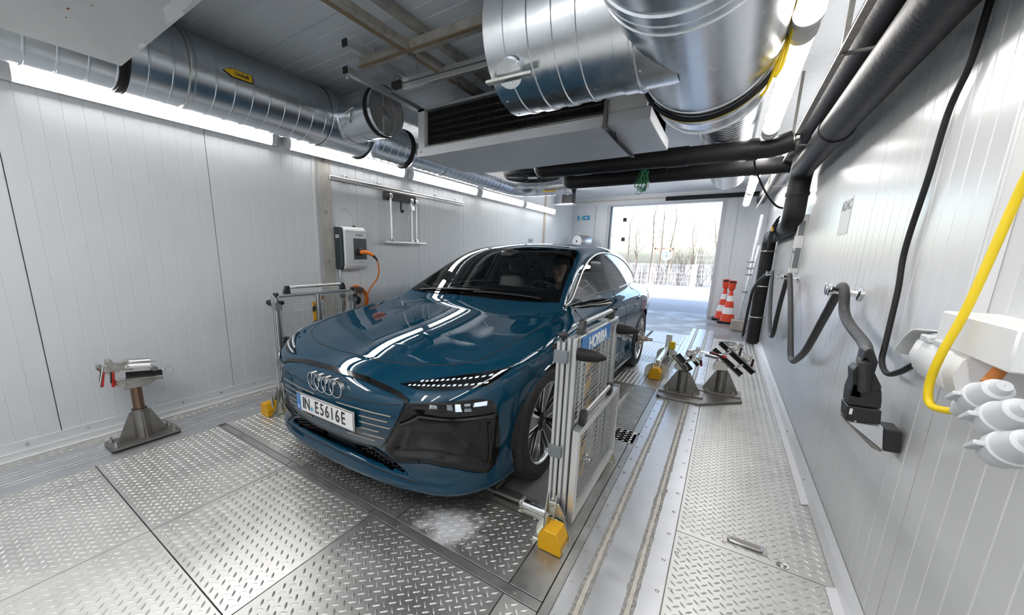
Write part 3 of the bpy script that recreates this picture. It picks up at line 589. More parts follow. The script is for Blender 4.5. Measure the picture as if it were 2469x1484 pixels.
# panel gaps
GAP = M_DARK
surfline('panel_gap', spl2([p for p in HOODF]), 'top', .0028, GAP, closed=True)
for s in (1, -1):
    sg = lambda nm, path, r=.0026, off=0: surfline(nm, path, 'side', r, GAP, s, off)
    sg('panel_gap', [(1.66, 1.02), (1.655, .985), (1.60, .93), (1.585, .80), (1.60, .35), (1.75, .29)]); sg('panel_gap', [(2.93, 1.03), (2.90, .93), (2.87, .6), (2.86, .29)]); sg('panel_gap', [(3.86, 1.04), (3.70, .90), (3.50, .77)]); sg('panel_gap', [(1.75, .29), (3.40, .29)])
    sg('panel_gap', [(.50, .835), (.52, .80), (.60, .765)])
    for k, w in enumerate((FW, RWN, QW)):
        gl = overlay('side_window', w, 'side', M_GLASSF if k == 0 else M_GLASSD, .0026, .05, s)
    overlay('window_surround', spl2(TRIM, n=3), 'side', M_BLACKG, .0022, .035, s, holes=(FW, RWN, QW))
    tr = spl2(TRIM, n=5); surfline('window_trim', tr[:70], 'side', .0095, M_SILVERB, s, .002); surfline('belt_trim', tr[70:]+tr[:1], 'side', .005, M_BLACKG, s, .002)
    surfline('sill_trim', [(1.35, .262), (2.3, .25), (3.35, .262)], 'side', .012, M_BLACKG, s, 0)
    for ya in (AXF, AXR):
        aa = np.linspace(R(-14), R(194), 40); surfline('wheel_arch', [(ya+.396*math.cos(a), WR+.396*math.sin(a)) for a in aa], 'side', .010, M_BLACKG if 0 else M_PAINT, s, -.004)
        MB().lathe([(.405, .01), (.41, .42), (.05, .42)], (s*.955, ya, WR), (-s, 0, 0), 40, R(-2), R(182)).build('wheel_well', M_DARK, car)
    for y, z in ((2.59, .885), (3.60, .905)):
        P, Nn = onto([(y-.10, z-.004), (y, z), (y+.10, z+.006)], 'side', s, .012); MB().tube(smoothpath(list(P), 4), .011, 8).build('door_handle', M_PAINT, car)
        hp_ = overlay('handle_pocket', spl2([(y-.085, z-.022), (y+.085, z-.014), (y+.09, z+.020), (y-.085, z+.014)], n=4), 'side', M_BLACKG, .001, .03, s)
    surfline('roof_rail', [(2.55, 1.425), (3.0, 1.448), (3.6, 1.438), (4.15, 1.37)], 'side', .010, M_BLACKG, s, .006) if 0 else None
    # mirror camera arm
    mp = [(-.82, 1.60, 1.005), (-.85, 1.66, 1.01), (-.86, 1.74, 1.015), (-.865, 1.82, 1.02), (-.86, 1.9, 1.02)] if s < 0 else [(s*.82, 1.60, 1.005), (s*.88, 1.60, 1.015), (s*.95, 1.61, 1.035), (s*1.03, 1.63, 1.048), (s*1.095, 1.66, 1.06)]; mm = thing('m', '', '') if 0 else None
    v = []; prof = [(-.055, .0), (-.045, .022), (.0, .032), (.05, .026), (.07, 0), (.05, -.022), (0, -.03), (-.045, -.02)]; sc = [.55, .75, 1.0, 1.02, .7]
    b = MB(); n = len(prof); V = [(x, y+a*k, z+q*k) for (x, y, z), k in zip(mp, sc) for a, q in prof]; b.add(V, [(i*n+j, i*n+(j+1) % n, (i+1)*n+(j+1) % n, (i+1)*n+j) for i in range(4) for j in range(n)]+[tuple(range(n)), tuple(4*n+j for j in range(n))])
    mo = b.build('mirror_arm', M_BLACKG, car, ang=70)
    MB().tube([(x, y-.058*k, z-.004) for (x, y, z), k in zip(mp, sc)], .005, 6).build('mirror_trim', M_SILVERB, mo)
# windscreen
overlay('windscreen_frit', WSF, 'top', M_BLACKG, .004, .04, holes=(WSIF,)); overlay('windscreen', WSF, 'top', M_GLASS, .0065, .05)
overlay('rear_window', RGL, 'rear', M_GLASSD, .002, .06)
overlay('cowl', [(-.70, 1.44), (-.47, 1.372), (-.25, 1.342), (0, 1.335), (.25, 1.342), (.47, 1.372), (.70, 1.44), (.6, 1.43), (.4, 1.385), (0, 1.365), (-.4, 1.385), (-.6, 1.43)], 'top', M_DARK, .002, .03)
for x0, x1, yy in ((-.55, .10, 1.375), (.05, .62, 1.375)):
    P, _ = onto([(x0+(x1-x0)*t, yy+.03*t+.05*abs(x0+(x1-x0)*t)) for t in np.linspace(0, 1, 12)], 'top', 1, .016); MB().tube(list(P), .008, 6).build('wiper', M_BLACK, car)
# front fascia
mk = P_MASK+mir(P_MASK[::-1][1:-1])
overlay('air_intake_panel', P_BLACK, 'front', M_BLACKG, .004, .016); overlay('air_intake_panel', mir(P_BLACK), 'front', M_BLACKG, .004, .016)
overlay('grille_mask', mk, 'front', M_PAINT, .006, .025)
st = [(-.553, .674), (-.485, .700), (-.293, .724), (-.142, .730), (0, .731), (.142, .730), (.293, .724), (.485, .700), (.553, .674)]
sp = spl2(st, False, 4); overlay('mask_strip', [(x, z+.009) for x, z in sp]+[(x, z-.010) for x, z in sp[::-1]], 'front', M_BLACKG, .008, .03)
surfline('mask_edge', [(.545, .672), (.515, .588), (.462, .487), (.408, .418), (.385, .401), (.333, .391), (.17, .380), (-.17, .380), (-.333, .391), (-.385, .401), (-.408, .418), (-.462, .487), (-.515, .588), (-.545, .672)], 'front', .006, M_BLACKG, 1, .002)
surfline('mask_crease', [(.10, .628), (.25, .632), (.38, .640), (.52, .655)], 'front', .0022, GAP, 1, .006); surfline('mask_crease', [(-.10, .628), (-.25, .632), (-.38, .640), (-.52, .655)], 'front', .0022, GAP, 1, .006)
for s in (1, -1):
    for k, (x0, x1, z) in enumerate(((.10, .475, .588), (.27, .455, .556), (.27, .47, .524), (.27, .40, .490), (.27, .43, .458), (.16, .36, .428))):
        surfline('grille_slat', [(s*x0, z), (s*(x0+x1)/2, z+.002), (s*x1, z+.004)], 'front', .0042, M_GRILL, 1, .007)
# rings
em = MB().bx(-.001, .001, -.001, .001, .66, .661)
emb = thing('e', '', '') if 0 else None
for k in range(4):
    cx = (k-1.5)*.066; P, Nn = onto([(cx, .668)], 'front', 1, 0); yy = min(P[0][1], .075)-.028
    r_ = MB(); r_.lathe([(.0490, .001), (.0495, -.003), (.0535, -.003), (.0540, .001), (.0535, .022), (.0495, .022)], (cx, yy, .668), (0, 1, .06), 40); ro = r_.build('ring_emblem', M_CHROME, car); MB().lathe([(.0497, -.0032), (.0533, -.0032)], (cx, yy, .668), (0, 1, .06), 40).build('ring_face', M_LGREYP, ro)
# number plate
PY = -.022
pl = MB().bx(-.26, .26, PY, PY+.006, .465, .575).build('number_plate', M_SIGNW, car, bevel=.003); pl['label'] = 'white number plate with black characters'
MB().bx(-.263, .263, PY+.003, PY+.012, .461, .579).build('plate_holder', M_BLACK, car, bevel=.003)
fr = MB()
for a in ((-.257, .257, .5695, .573), (-.257, .257, .467, .4705), (-.2575, -.254, .467, .573), (.254, .2575, .467, .573)): fr.bx(a[0], a[1], PY-.0012, PY, a[2], a[3])
fr.build('plate_border', M_BLACK, pl, smooth=False)
MB().bx(-.2535, -.213, PY-.0012, PY, .471, .569).build('country_strip', M_BLUE, pl, smooth=False)
text('country_letter', 'D', .032, M_SIGNW, pl, (-.233, PY-.0015, .490), (1, 0, 0), (0, 0, 1))
for k in range(12): MB().cyl((-.233+.012*math.cos(k*PI/6), PY-.0012, .545+.012*math.sin(k*PI/6)), (-.233+.012*math.cos(k*PI/6), PY-.0018, .545+.012*math.sin(k*PI/6)), .0016, n=5).build('star', M_YEL2, pl)
PX = -.198
for ch, w in (('I', .026), ('N', .047), (None, .040), ('E', .052), ('5', .046), ('6', .046), ('1', .042), ('6', .050), ('E', .047)):
    if ch: text('plate_character', ch, .1, M_BLACK, pl, (PX+w/2, PY-.0015, .519), (1, 0, 0), (0, 0, 1), bold=.0006, sx=.72 if ch != 'I' else .9)
    else:
        MB().cyl((PX+w/2, PY-.002, .503), (PX+w/2, PY, .503), .020, n=24).build('plate_seal', M_GREYBOX, pl); MB().cyl((PX+w/2, PY-.0028, .503), (PX+w/2, PY-.001, .503), .011, n=6).build('plate_crest', M_CYAN, pl)
    PX += w
# lower intake, splitter
pi_ = [(0, .372)]+P_INT[1:-1]+[(0, .27)]; ip = pi_+mir(pi_[::-1][1:-1])
v, f = cdt(shrink(ip, -.012), .05); MB().add([(a, .17, b_) for a, b_ in v], f).build('lower_intake', M_DARK, car, smooth=False)
hx = MB(); R0 = .021
for i in range(-34, 35):
    for j in range(0, 12):
        x = i*R0*1.5; z = .235+j*R0*1.732*.5*2*.55+(R0*.476 if i % 2 else 0)
        cc = [(x+R0*math.cos(k*PI/3), z+R0*.55*math.sin(k*PI/3)) for k in range(4)]
        if abs(x) < .17: continue
        for k in range(3):
            (xa, za), (xb, zb) = cc[k], cc[k+1]
            if polysd(np.array([abs((xa+xb)/2)]), np.array([(za+zb)/2]), P_INT)[0] > -.002: continue
            ya = .085+.25*max(0, abs(xa)-.3)**2*2; yb = .085+.25*max(0, abs(xb)-.3)**2*2; hx.bar((xa, ya, za), (xb, yb, zb), .003, .014, up=(0, 1, 0))
hx.build('honeycomb_grille', M_BLACKG, car, smooth=False, kind='stuff')
MB().bx(-.15, .12, .09, .12, .27, .345).build('radar_sensor', M_BLACK, car, bevel=.01)
surfline('intake_blade', [(-.60, .362), (-.45, .327), (-.33, .375), (-.17, .371), (.17, .371), (.33, .375), (.45, .327), (.60, .362)], 'front', .007, M_BLACKG, 1, .004)
surfline('splitter_line', [(-.86, .290), (-.77, .256), (-.6, .240), (-.4, .252), (0, .262), (.4, .252), (.6, .240), (.77, .256), (.86, .290)], 'front', .003, GAP, 1, 0)
# headlights
DRL = [(.46, .737), (.587, .765), (.743, .794), (.846, .810), (.90, .815), (.885, .787), (.863, .754), (.815, .747), (.708, .736), (.598, .728), (.518, .731)]
ML = [(.643, .686), (.875, .690), (.892, .66), (.893, .615), (.625, .617)]
for s in (1, -1):
    q = (lambda p: p) if s == 1 else mir
    hl = overlay('headlight', q(DRL), 'front', M_BLACKG, .002, .02); hl['label'] = 'slim daytime running light'
    for row in range(2):
        for k in range(15):
            t = (k+.5)/15; xa = .50+.35*t; z0 = .7335+.028*t+row*.0125+(.008*t*row) if row == 0 else .746+.044*t
            if row == 1 and k < 2: continue
            xb = xa+.013; zz = (.005 if k % 2 == row else .0065)
            pp = [(xa, z0), (xb, z0+.0015), (xb, z0+zz+.002), (xa+.002, z0+zz)]; overlay('led_block', q(pp), 'front', M_DRL, .004, .02, parent=hl)
    overlay('led_tip', q([(.852, .775), (.868, .790), (.888, .808), (.872, .806), (.855, .790)]), 'front', M_DRL, .004, .02, parent=hl)
    overlay('lamp_lens', q(DRL), 'front', M_LENS, .0065, .03, parent=hl)
    ml = overlay('low_beam_lamp', q(ML), 'front', M_LAMPX if 0 else M_BLACKG, .004, .03); 
    for k, (x0, x1, z0, z1) in enumerate(((.655, .69, .655, .675), (.725, .750, .645, .680), (.757, .782, .640, .682), (.79, .815, .638, .683), (.823, .868, .665, .685))): overlay('led_module', q([(x0, z0), (x1, z0), (x1, z1), (x0+.006, z1)]), 'front', M_DRL if k in (2, 4) else M_LAMPX, .008, .02, parent=ml)
    overlay('lamp_lens', q(ML), 'front', M_LENS, .011, .04, parent=ml)
    surfline('intake_blade', q([(.52, .56), (.60, .600), (.75, .598), (.89, .608)]), 'front', .010, M_BLACKG, 1, .012)
    overlay('intake_slot', q([(.828, .452), (.852, .56), (.870, .563), (.864, .366), (.855, .352)]), 'front', M_DARK, .005, .02)
    surfline('intake_fin', q([(.875, .57), (.876, .47), (.870, .36)]), 'front', .008, M_BLACKG, 1, .006)
    overlay('bumper_corner', q([(.475, .330), (.644, .360), (.768, .338), (.862, .284), (.82, .262), (.70, .247), (.60, .243)]), 'front', M_PAINT, .006, .03)
# wheels
def make_wheel(s, ya, first):
    w = bpy.data.objects.new('wheel', None); COL.objects.link(w); w.parent = car; w.location = (s*.835, ya, WR)
    off = vec((s*.835, ya, WR)); A = (s, 0, 0)
    pr = [(.255, -.115), (.30, -.122), (.338, -.118), (.355, -.10), (.362, -.07), (.364, -.03), (.3605, -.028), (.3605, -.024), (.364, -.022), (.364, .022), (.3605, .024), (.3605, .028), (.364, .03), (.362, .07), (.355, .10), (.338, .118), (.30, .122), (.258, .112)]
    MB().lathe(pr, off, A, 72).build('tyre', M_TYRE, w, ang=50)
    MB().lathe([(.262, .113), (.256, .113), (.249, .105), (.245, .06), (.24, -.1)], off, A, 64).build('rim_barrel', M_RIM, w)
    MB().lathe([(.245, -.02), (.15, -.02), (.15, -.03), (.245, -.03)], off, A, 48).build('brake_disc', M_BRAKE, w)
    MB().lathe([(.001, -.03), (.15, -.03), (.15, -.012), (.001, -.012)], off, A, 32).build('brake_hat', M_STEEL, w)
    u, v_, d = frame(A)
    def P(r, a, h): return off+d*h+r*(math.cos(a)*u+math.sin(a)*v_)
    for k in range(5):
        a = k*2*PI/5+.3; b = MB(); q = [(.045, -.42, .078), (.045, .42, .078), (.12, .20, .088), (.249, .16, .10), (.249, -.16, .10), (.12, -.20, .088)]
        V = [P(r, a+t, h) for r, t, h in q]+[P(r, a+t, h-.03) for r, t, h in q]; b.add(V, [(0, 1, 2, 5), (5, 2, 3, 4), (6, 11, 8, 7), (11, 10, 9, 8)]+[(i, (i+1) % 6, 6+(i+1) % 6, 6+i) for i in range(6)])
        b.build('spoke', M_RIMD, w, ang=30)
        for e in (-1, 1):
            b = MB(); q = [(.07, e*.25, .084), (.07, e*.40, .084), (.25, e*.25, .104), (.25, e*.17, .104)]; V = [P(r, a+t, h) for r, t, h in q]+[P(r, a+t, h-.02) for r, t, h in q]
            b.add(V, [(0, 1, 2, 3), (4, 7, 6, 5)]+[(i, (i+1) % 4, 4+(i+1) % 4, 4+i) for i in range(4)]).build('spoke_blade', M_RIM, w, ang=30)
            b = MB(); q = [(.12, e*.52, .08), (.12, e*.56, .08), (.25, e*.40, .102), (.25, e*.33, .102)]; V = [P(r, a+t, h) for r, t, h in q]+[P(r, a+t, h-.015) for r, t, h in q]
            b.add(V, [(0, 1, 2, 3), (4, 7, 6, 5)]+[(i, (i+1) % 4, 4+(i+1) % 4, 4+i) for i in range(4)]).build('spoke_blade', M_RIM, w, ang=30)
    MB().lathe([(.001, .094), (.025, .094), (.032, .088), (.07, .08), (.07, .04)], off, A, 24).build('wheel_cap', M_BLACKG, w)
    return w
for s in (1, -1):
    for ya in (AXF, AXR): make_wheel(s, ya, 1)
# interior
MB().bx(-.74, .74, 1.2, 4.6, .2, .26).build('cabin_floor', M_SEAT, car, smooth=False)
for s in (1, -1):
    MB().bx(s*.74 if s < 0 else .72, s*.72 if s < 0 else .74, 1.5, 4.3, .25, 1.0).build('door_card', M_SEAT, car, smooth=False)
    st_ = bpy.data.objects.new('front_seat', None); COL.objects.link(st_); st_.parent = car; x = s*.37
    MB().bx(x-.25, x+.25, 2.25, 2.78, .42, .60).build('cushion', M_SEAT, st_, bevel=.05, seg=3)
    MB().bx(-.25, .25, -.07, .07, 0, .64).xf(Matrix.Translation((x, 2.80, .52)) @ Matrix.Rotation(R(-18), 4, 'X')).build('backrest', M_SEAT, st_, bevel=.055, seg=3)
    MB().bx(-.14, .14, -.05, .05, .66, .83).xf(Matrix.Translation((x, 2.82, .52)) @ Matrix.Rotation(R(-14), 4, 'X')).build('headrest', M_SEAT, st_, bevel=.045, seg=3)
MB().bx(-.66, .66, 3.45, 3.62, .5, 1.05).build('rear_bench', M_SEAT, car, bevel=.06, seg=3)
for x in (-.4, .0, .4): MB().bx(x-.12, x+.12, 3.52, 3.62, 1.06, 1.2).build('rear_headrest', M_SEAT, car, bevel=.04, seg=3)
b = MB(); prof = [(1.38, .98), (1.55, 1.02), (1.78, 1.04), (1.90, 1.02), (1.95, .95), (1.92, .80), (1.90, .5), (1.38, .5)]; b.prism(prof, (-.70, 0, 0), (0, 1, 0), (0, 0, 1), (1, 0, 0), 1.40); b.build('dashboard', M_DASH, car, bevel=.012)
MB().bx(-.45, .62, 1.86, 1.89, 1.0, 1.10).build('dash_screen', M_BLACKG, car, bevel=.01)
MB().bx(-.60, .60, 1.60, 1.72, 1.036, 1.044).build('dash_reflection', mat('reflection_pale', (.25, .26, .25), .5), car, bevel=.003)  # pale slab stands for the strip of light reflected on the dash
sw = MB().torus((0, 0, 0), (0, 0, 1), .178, .016, 40, 10).xf(Matrix.Translation((.37, 2.06, .985)) @ Matrix.Rotation(R(-66), 4, 'X')).build('steering_wheel', M_BLACK, car)
swm = Matrix.Translation((.37, 2.06, .985)) @ Matrix.Rotation(R(-66), 4, 'X')
MB().box((0, 0, -.01), (.13, .11, .05), swm).build('steering_hub', M_BLACK, sw, bevel=.015)
for a in (0, PI, -PI/2): MB().bar(tuple(swm @ Vector((.05*math.cos(a), .05*math.sin(a), -.01))), tuple(swm @ Vector((.17*math.cos(a), .17*math.sin(a), 0))), .03, .015).build('steering_spoke', M_BLACK, sw)
MB().box((0, 2.10, 1.335), (.24, .03, .075)).build('rear_view_mirror', M_BLACK, car, bevel=.012); MB().bx(-.07, .07, 2.0, 2.12, 1.36, 1.42).build('mirror_housing', M_BLACK, car, bevel=.015)
car.location = (CX0, CY0, 0)
# ---------------------------------------------------------------- guard gates beside the front wheels
def wavy(b, p0, p1, amp, n, r, d):
    p0, p1, d = vec(p0), vec(p1), vec(d); b.tube([p0+(p1-p0)*i/n+d*(amp if i % 2 else -amp) for i in range(n+1)], r, 4, cap=False)
def gate(cx, s, label):
    t = thing('guard_gate', label, 'barrier', (cx, 1.5, 0)); X = lambda x: cx+s*x
    def bb(name, x0, x1, y0, y1, z0, z1, m, par=t, bevel=.002): return MB().bx(min(X(x0), X(x1)), max(X(x0), X(x1)), y0, y1, z0, z1).build(name, m, par, smooth=False, bevel=bevel)
    def prof(name, x0, x1, y0, y1, z0, z1, par=t):      # slotted aluminium profile, vertical or along y
        o = bb(name, x0, x1, y0, y1, z0, z1, M_ALU, par)
        if z1-z0 > y1-y0:
            ym = (y0+y1)/2; xm = (x0+x1)/2
            for q in (x0-.0006, x1+.0006-.002): bb('slot', q, q+.002, ym-.005, ym+.005, z0, z1, M_ALUD, o, 0)
            for q in (y0-.0006, y1+.0006-.002): bb('slot', xm-.005, xm+.005, q, q+.002, z0, z1, M_ALUD, o, 0)
        else:
            zm = (z0+z1)/2; xm = (x0+x1)/2
            for q in (x0-.0006, x1-.0014): bb('slot', q, q+.002, y0, y1, zm-.005, zm+.005, M_ALUD, o, 0)
            bb('slot', xm-.005, xm+.005, y0, y1, z1-.0014, z1+.0006, M_ALUD, o, 0)
        return o
    for y0 in (1.60, 2.36): prof('post', -.075, -.035, y0, y0+.04, .10, 1.0)
    for y0 in (1.61, 2.35): prof('frame_upright', -.03, .015, y0, y0+.05, .10, 1.02)
    prof('frame_rail', -.03, .015, 1.66, 2.35, .98, 1.02); prof('frame_rail', -.03, .015, 1.66, 2.35, .50, .54); prof('post', -.075, -.035, 1.98, 2.02, .10, 1.0)
    def net(name, x, y0, y1, z0, z1):
        b = MB(); p = .0265
        for i in range(int((y1-y0)/p)+1): wavy(b, (X(x), y0+i*p, z0), (X(x), y0+i*p, z1), .0016, int((z1-z0)/p)*2, .0016, (1, .6, 0))
        for i in range(int((z1-z0)/p)+1): wavy(b, (X(x), y0, z0+i*p), (X(x), y1, z0+i*p), .0016, int((y1-y0)/p)*2, .0016, (1, 0, .3))
        b.build(name, M_WIRE, t, kind='stuff')
    net('wire_mesh', -.008, 1.66, 2.35, .54, .98)
    # lower sliding panel
    for y0 in (1.62, 2.39): bb('panel_upright', .022, .055, y0, y0+.035, .08, .57, M_ALU)
    bb('panel_rail', .022, .055, 1.655, 2.39, .535, .57, M_ALU); bb('panel_rail', .022, .055, 1.655, 2.39, .08, .125, M_ALU)
    for y0 in (1.62, 2.39): bb('end_cap', .021, .056, y0-.001, y0+.036, .57, .574, M_GREYP)
    net('wire_mesh', .038, 1.655, 2.39, .12, .54)
    # handles
    for x, y0, y1, z in ((-.008, 1.74, 2.30, 1.02), (.038, 1.72, 2.22, .574)):
        h = MB().cyl((X(x), y0, z+.05), (X(x), y1, z+.05), .0145, n=16).build('grab_handle', M_STAIN, t)
        for y in (y0, y1): MB().prism([(-.03, 0), (.03, 0), (.022, .068), (-.010, .068), (-.024, .03)], (X(x)-.015, y, z), (0, 1 if y == y0 else -1, 0), (0, 0, 1), (1, 0, 0), .03).build('handle_bracket', M_BLACK, h, smooth=False, bevel=.003)
    for y in (1.60, 2.36): MB().lathe([(.001, .04), (.02, .04), (.023, .03), (.018, .018), (.008, .014), (.008, 0)], (X(-.055), y+.02, 1.0), (0, 0, 1), 10).build('star_knob', M_BLACK, t, ang=20)
    for z in (.90, .42): bb('clamp', -.085, -.02, 1.592, 1.65, z, z+.06, M_GREYP); bb('clamp', -.085, -.02, 2.35, 2.408, z, z+.06, M_GREYP)
    for y in (1.64, 2.375): MB().lathe([(.030, 0), (.030, .02), (.029, .05), (.024, .085), (.014, .112), (.004, .125), (.0005, .126)], (X(.018), y, .945), (s, 0, 0), 24).build('rubber_buffer', M_RUBBER, t)
    for y in (1.64, 2.375): MB().cyl((X(-.07), y, .96), (X(-.11), y, .96), .016, n=14).build('rubber_stop', M_RUBBER, t)
    for y in (1.80, 2.20): bb('top_plate', -.05, .02, y-.035, y+.035, 1.02, 1.026, M_ZINC)
    # striped warning bar behind the mesh
    w = bb('warning_bar', -.034, -.029, 1.955, 2.045, .12, .93, M_YEL)
    for k in range(6):
        z = .16+k*.135; MB().prism([(1.954, z), (2.046, z+.055), (2.046, z+.105), (1.954, z+.05)], (X(-.0285)-.0008, 0, 0), (0, 1, 0), (0, 0, 1), (1, 0, 0), .0016).build('black_stripe', M_BLACK, w, smooth=False); MB().prism([(1.954, z), (2.046, z+.055), (2.046, z+.105), (1.954, z+.05)], (X(-.0345)-.0008, 0, 0), (0, 1, 0), (0, 0, 1), (1, 0, 0), .0016).build('black_stripe', M_BLACK, w, smooth=False)
    # feet
    for y, d in ((1.585, -1), (2.43, 1)):
        MB().prism([(-.085, 0), (.055, 0), (.02, .12), (-.005, .165), (-.055, .165), (-.075, .10)], (cx, y, .02), (s, 0, 0), (0, 0, 1), (0, d, 0), .006).build('foot_gusset', M_ZINC, t, smooth=False, bevel=.001)
        bb('foot_plate', -.10, .06, min(y, y+d*.09), max(y, y+d*.09), 0, .02, M_ZINC)
        for x in (-.062, -.018): MB().prism([(0, 0), (.085, 0), (.05, .05), (.012, .21), (0, .21)], (X(x)-.003, y, .02), (0, d, 0), (0, 0, 1), (1, 0, 0), .005).build('foot_rib', M_ZINC, t, smooth=False)
        MB().prism([(-.09, 0)]+[(.09*math.cos(a), .09*math.sin(a)+.02) for a in np.linspace(PI, 0, 12)]+[(.09, 0)], (X(-.02), y+d*.02, .0), (1, 0, 0), (0, 0, 1), (0, -d, 0), .005).build('foot_disc', M_ZINC, t, smooth=False)
        MB().cyl((X(-.04), y+d*.07, .02), (X(-.04), y+d*.07, .16), .012, n=10).build('foot_bolt', M_STAIN, t)
        for zz in (.17, .20): MB().lathe([(.0005, .008), (.009, .006), (.010, 0)], (X(-.04), y+d*.004, zz), (0, d, 0), 8).build('bolt_head', M_STAIN, t)
    blk = MB().prism([(-.0575, 0), (.0575, 0), (.0575, .055), (.032, .112), (-.032, .112), (-.0575, .075)], (cx, 1.462, .002), (1, 0, 0), (0, 0, 1), (0, 1, 0), .10).build('floor_block', M_YEL, t, smooth=False, bevel=.003)
    MB().prism([(-.05, 0), (.05, 0), (.05, .07), (.03, .09), (-.03, .09), (-.05, .07)], (cx, 2.44, .002), (1, 0, 0), (0, 0, 1), (0, 1, 0), .03).build('floor_block', M_YEL, t, smooth=False, bevel=.002)
    return t, X
g1, X = gate(-.537, 1, 'aluminium mesh guard gate with blue sign standing beside the near front wheel')
sp_ = MB().bx(X(.0165), X(.0195), 1.68, 2.185, .925, 1.012).build('name_sign', M_BLUE, g1, smooth=False); sp_['label'] = 'blue sign with white lettering'
text('sign_text', 'HORIBA', .088, M_SIGNW, sp_, (X(.0205), 1.945, .962), (0, 1, 0), (0, 0, 1), bold=.0028, sx=1.02)
g2, X2 = gate(-3.114, -1, 'aluminium mesh guard gate behind the bonnet on the far side of the car')
MB().bx(-3.20, -3.19, 2.10, 2.15, .93, 1.0).build('orange_tag', M_ORANGE, g2)
# rollers in front of the wheels
for x0, lab in ((-.99, 'polished roller bar before the near front wheel'), (-2.99, 'polished roller bar before the far front wheel')):
    t = thing('roller_bar', lab+', set in the floor', 'roller', (x0, 1.72, -.02))
    MB().cyl((x0+.20, 1.705, .012), (x0+.375, 1.705, .012), .024, n=20).build('roller', M_CHROME, t); MB().cyl((x0-.4, 1.705, .012), (x0+.20, 1.705, .012), .013, n=14).build('shaft', M_STEEL, t)
    for x in (x0+.19, x0+.375): MB().bx(x-.008, x+.014, 1.675, 1.735, -.008, .045).build('bearing_block', M_ZINC, t, bevel=.006)
    MB().cyl((x0, 2.40, .0), (x0+.375, 2.40, .0), .03, n=20).build('roller', M_CHROME, t)
    for x in (x0+.30, x0+.345): MB().cyl((x, 1.648, -.012), (x, 1.636, -.012), .010, n=6).build('bolt_head', M_STAIN, t)
# low guide rail by the rear wheel
t = thing('guide_rail', 'low aluminium guide rail with yellow block beside the rear wheel', 'barrier', (-.54, 4.6, 0))
MB().prism([(-.0625, 0), (.0625, 0), (.0625, .08), (.032, .13), (-.032, .13), (-.0625, .08)], (-.54, 4.53, .002), (1, 0, 0), (0, 0, 1), (0, 1, 0), .13).build('floor_block', M_YEL, t, smooth=False, bevel=.004)
MB().bx(-.562, -.518, 4.70, 5.62, .13, .19).build('rail', M_ALU, t, bevel=.003)
for y in (4.68, 5.60):
    MB().prism([(-.13, 0)]+[(.13*math.cos(a), .10*math.sin(a)+.06) for a in np.linspace(PI, 0, 14)]+[(.13, 0)], (-.54, y, .0), (1, 0, 0), (0, 0, 1), (0, 1, 0), .008).build('support_disc', M_ZINC, t, smooth=False)
    for x in (-.575, -.51): MB().prism([(0, 0), (.10, 0), (.03, .22), (0, .22)], (x, y, .02), (0, -1, 0), (0, 0, 1), (1, 0, 0), .006).build('support_rib', M_ZINC, t, smooth=False)
MB().bx(-.575, -.505, 5.60, 5.64, .05, .34).build('rail_post', M_ALU, t, bevel=.003); MB().bx(-.52, -.45, 5.52, 5.58, .16, .26).build('yellow_clamp', M_YEL2, t, bevel=.006)
# rear wheel adapter
t = thing('wheel_adapter', 'brass and steel wheel adapter clamped on the rear wheel hub', 'adapter', (-.80, 5.005, .362))
MB().lathe([(.001, 0), (.06, 0), (.06, .02), (.03, .022), (.03, .05), (.085, .052), (.085, .066), (.03, .068), (.03, .11), (.022, .115), (.018, .17), (.001, .17)], (-.835, 5.005, .362), (1, 0, 0), 28).build('hub', M_BRASS, t)
for k in range(5): MB().cyl((-.83, 5.005+.075*math.cos(k*1.257), .362+.075*math.sin(k*1.257)), (-.77, 5.005+.075*math.cos(k*1.257), .362+.075*math.sin(k*1.257)), .012, n=10).build('stud', M_STAIN, t)
# clamp stands
def plate_poly(w, l, r=.012): return [(-w+r, -l), (w-r, -l), (w, -l+r), (w, l-r), (w-r, l), (-w+r, l), (-w, l-r), (-w, -l+r)]
def stand_base(t, w, l, hz, z0, m=M_STEEL, dia=.045, rubber=True):
    if rubber: MB().prism(plate_poly(w, l), (0, 0, 0), (1, 0, 0), (0, 1, 0), (0, 0, 1), .010).build('rubber_pad', M_RUBBER, t, smooth=False); z0 = .010
    MB().prism(plate_poly(w+.002, l+.002), (0, 0, z0), (1, 0, 0), (0, 1, 0), (0, 0, 1), .015).build('base_plate', m, t, smooth=False, bevel=.0015); zb = z0+.015
    MB().lathe([(dia, 0), (dia, hz), (dia*.94, hz), (dia*.85, hz-.01)], (0, 0, zb), (0, 0, 1), 28).build('sleeve', m, t)
    for a, L in ((0, l*.72), (PI, l*.72), (PI/2, w*.85), (-PI/2, w*.85)):
        d = vec((math.sin(a), math.cos(a), 0)); sd = vec((math.cos(a), -math.sin(a), 0))
        MB().prism([(dia*.9, 0), (L, 0), (L, .012), (dia+.012, hz*.93), (dia*.9, hz*.93)], sd*-.005+vec((0, 0, zb)), d, (0, 0, 1), sd, .010).build('gusset', m, t, smooth=False)
    for x in (-w*.62, w*.62):
        for y in (-l*.84, l*.84): MB().lathe([(.020, 0), (.020, .004), (.014, .004), (.014, .018), (.008, .019), (.008, .034), (.0005, .034)], (x, y, zb), (0, 0, 1), 6 if 0 else 12).build('anchor_bolt', M_STAIN, t, ang=30)
    return zb+hz
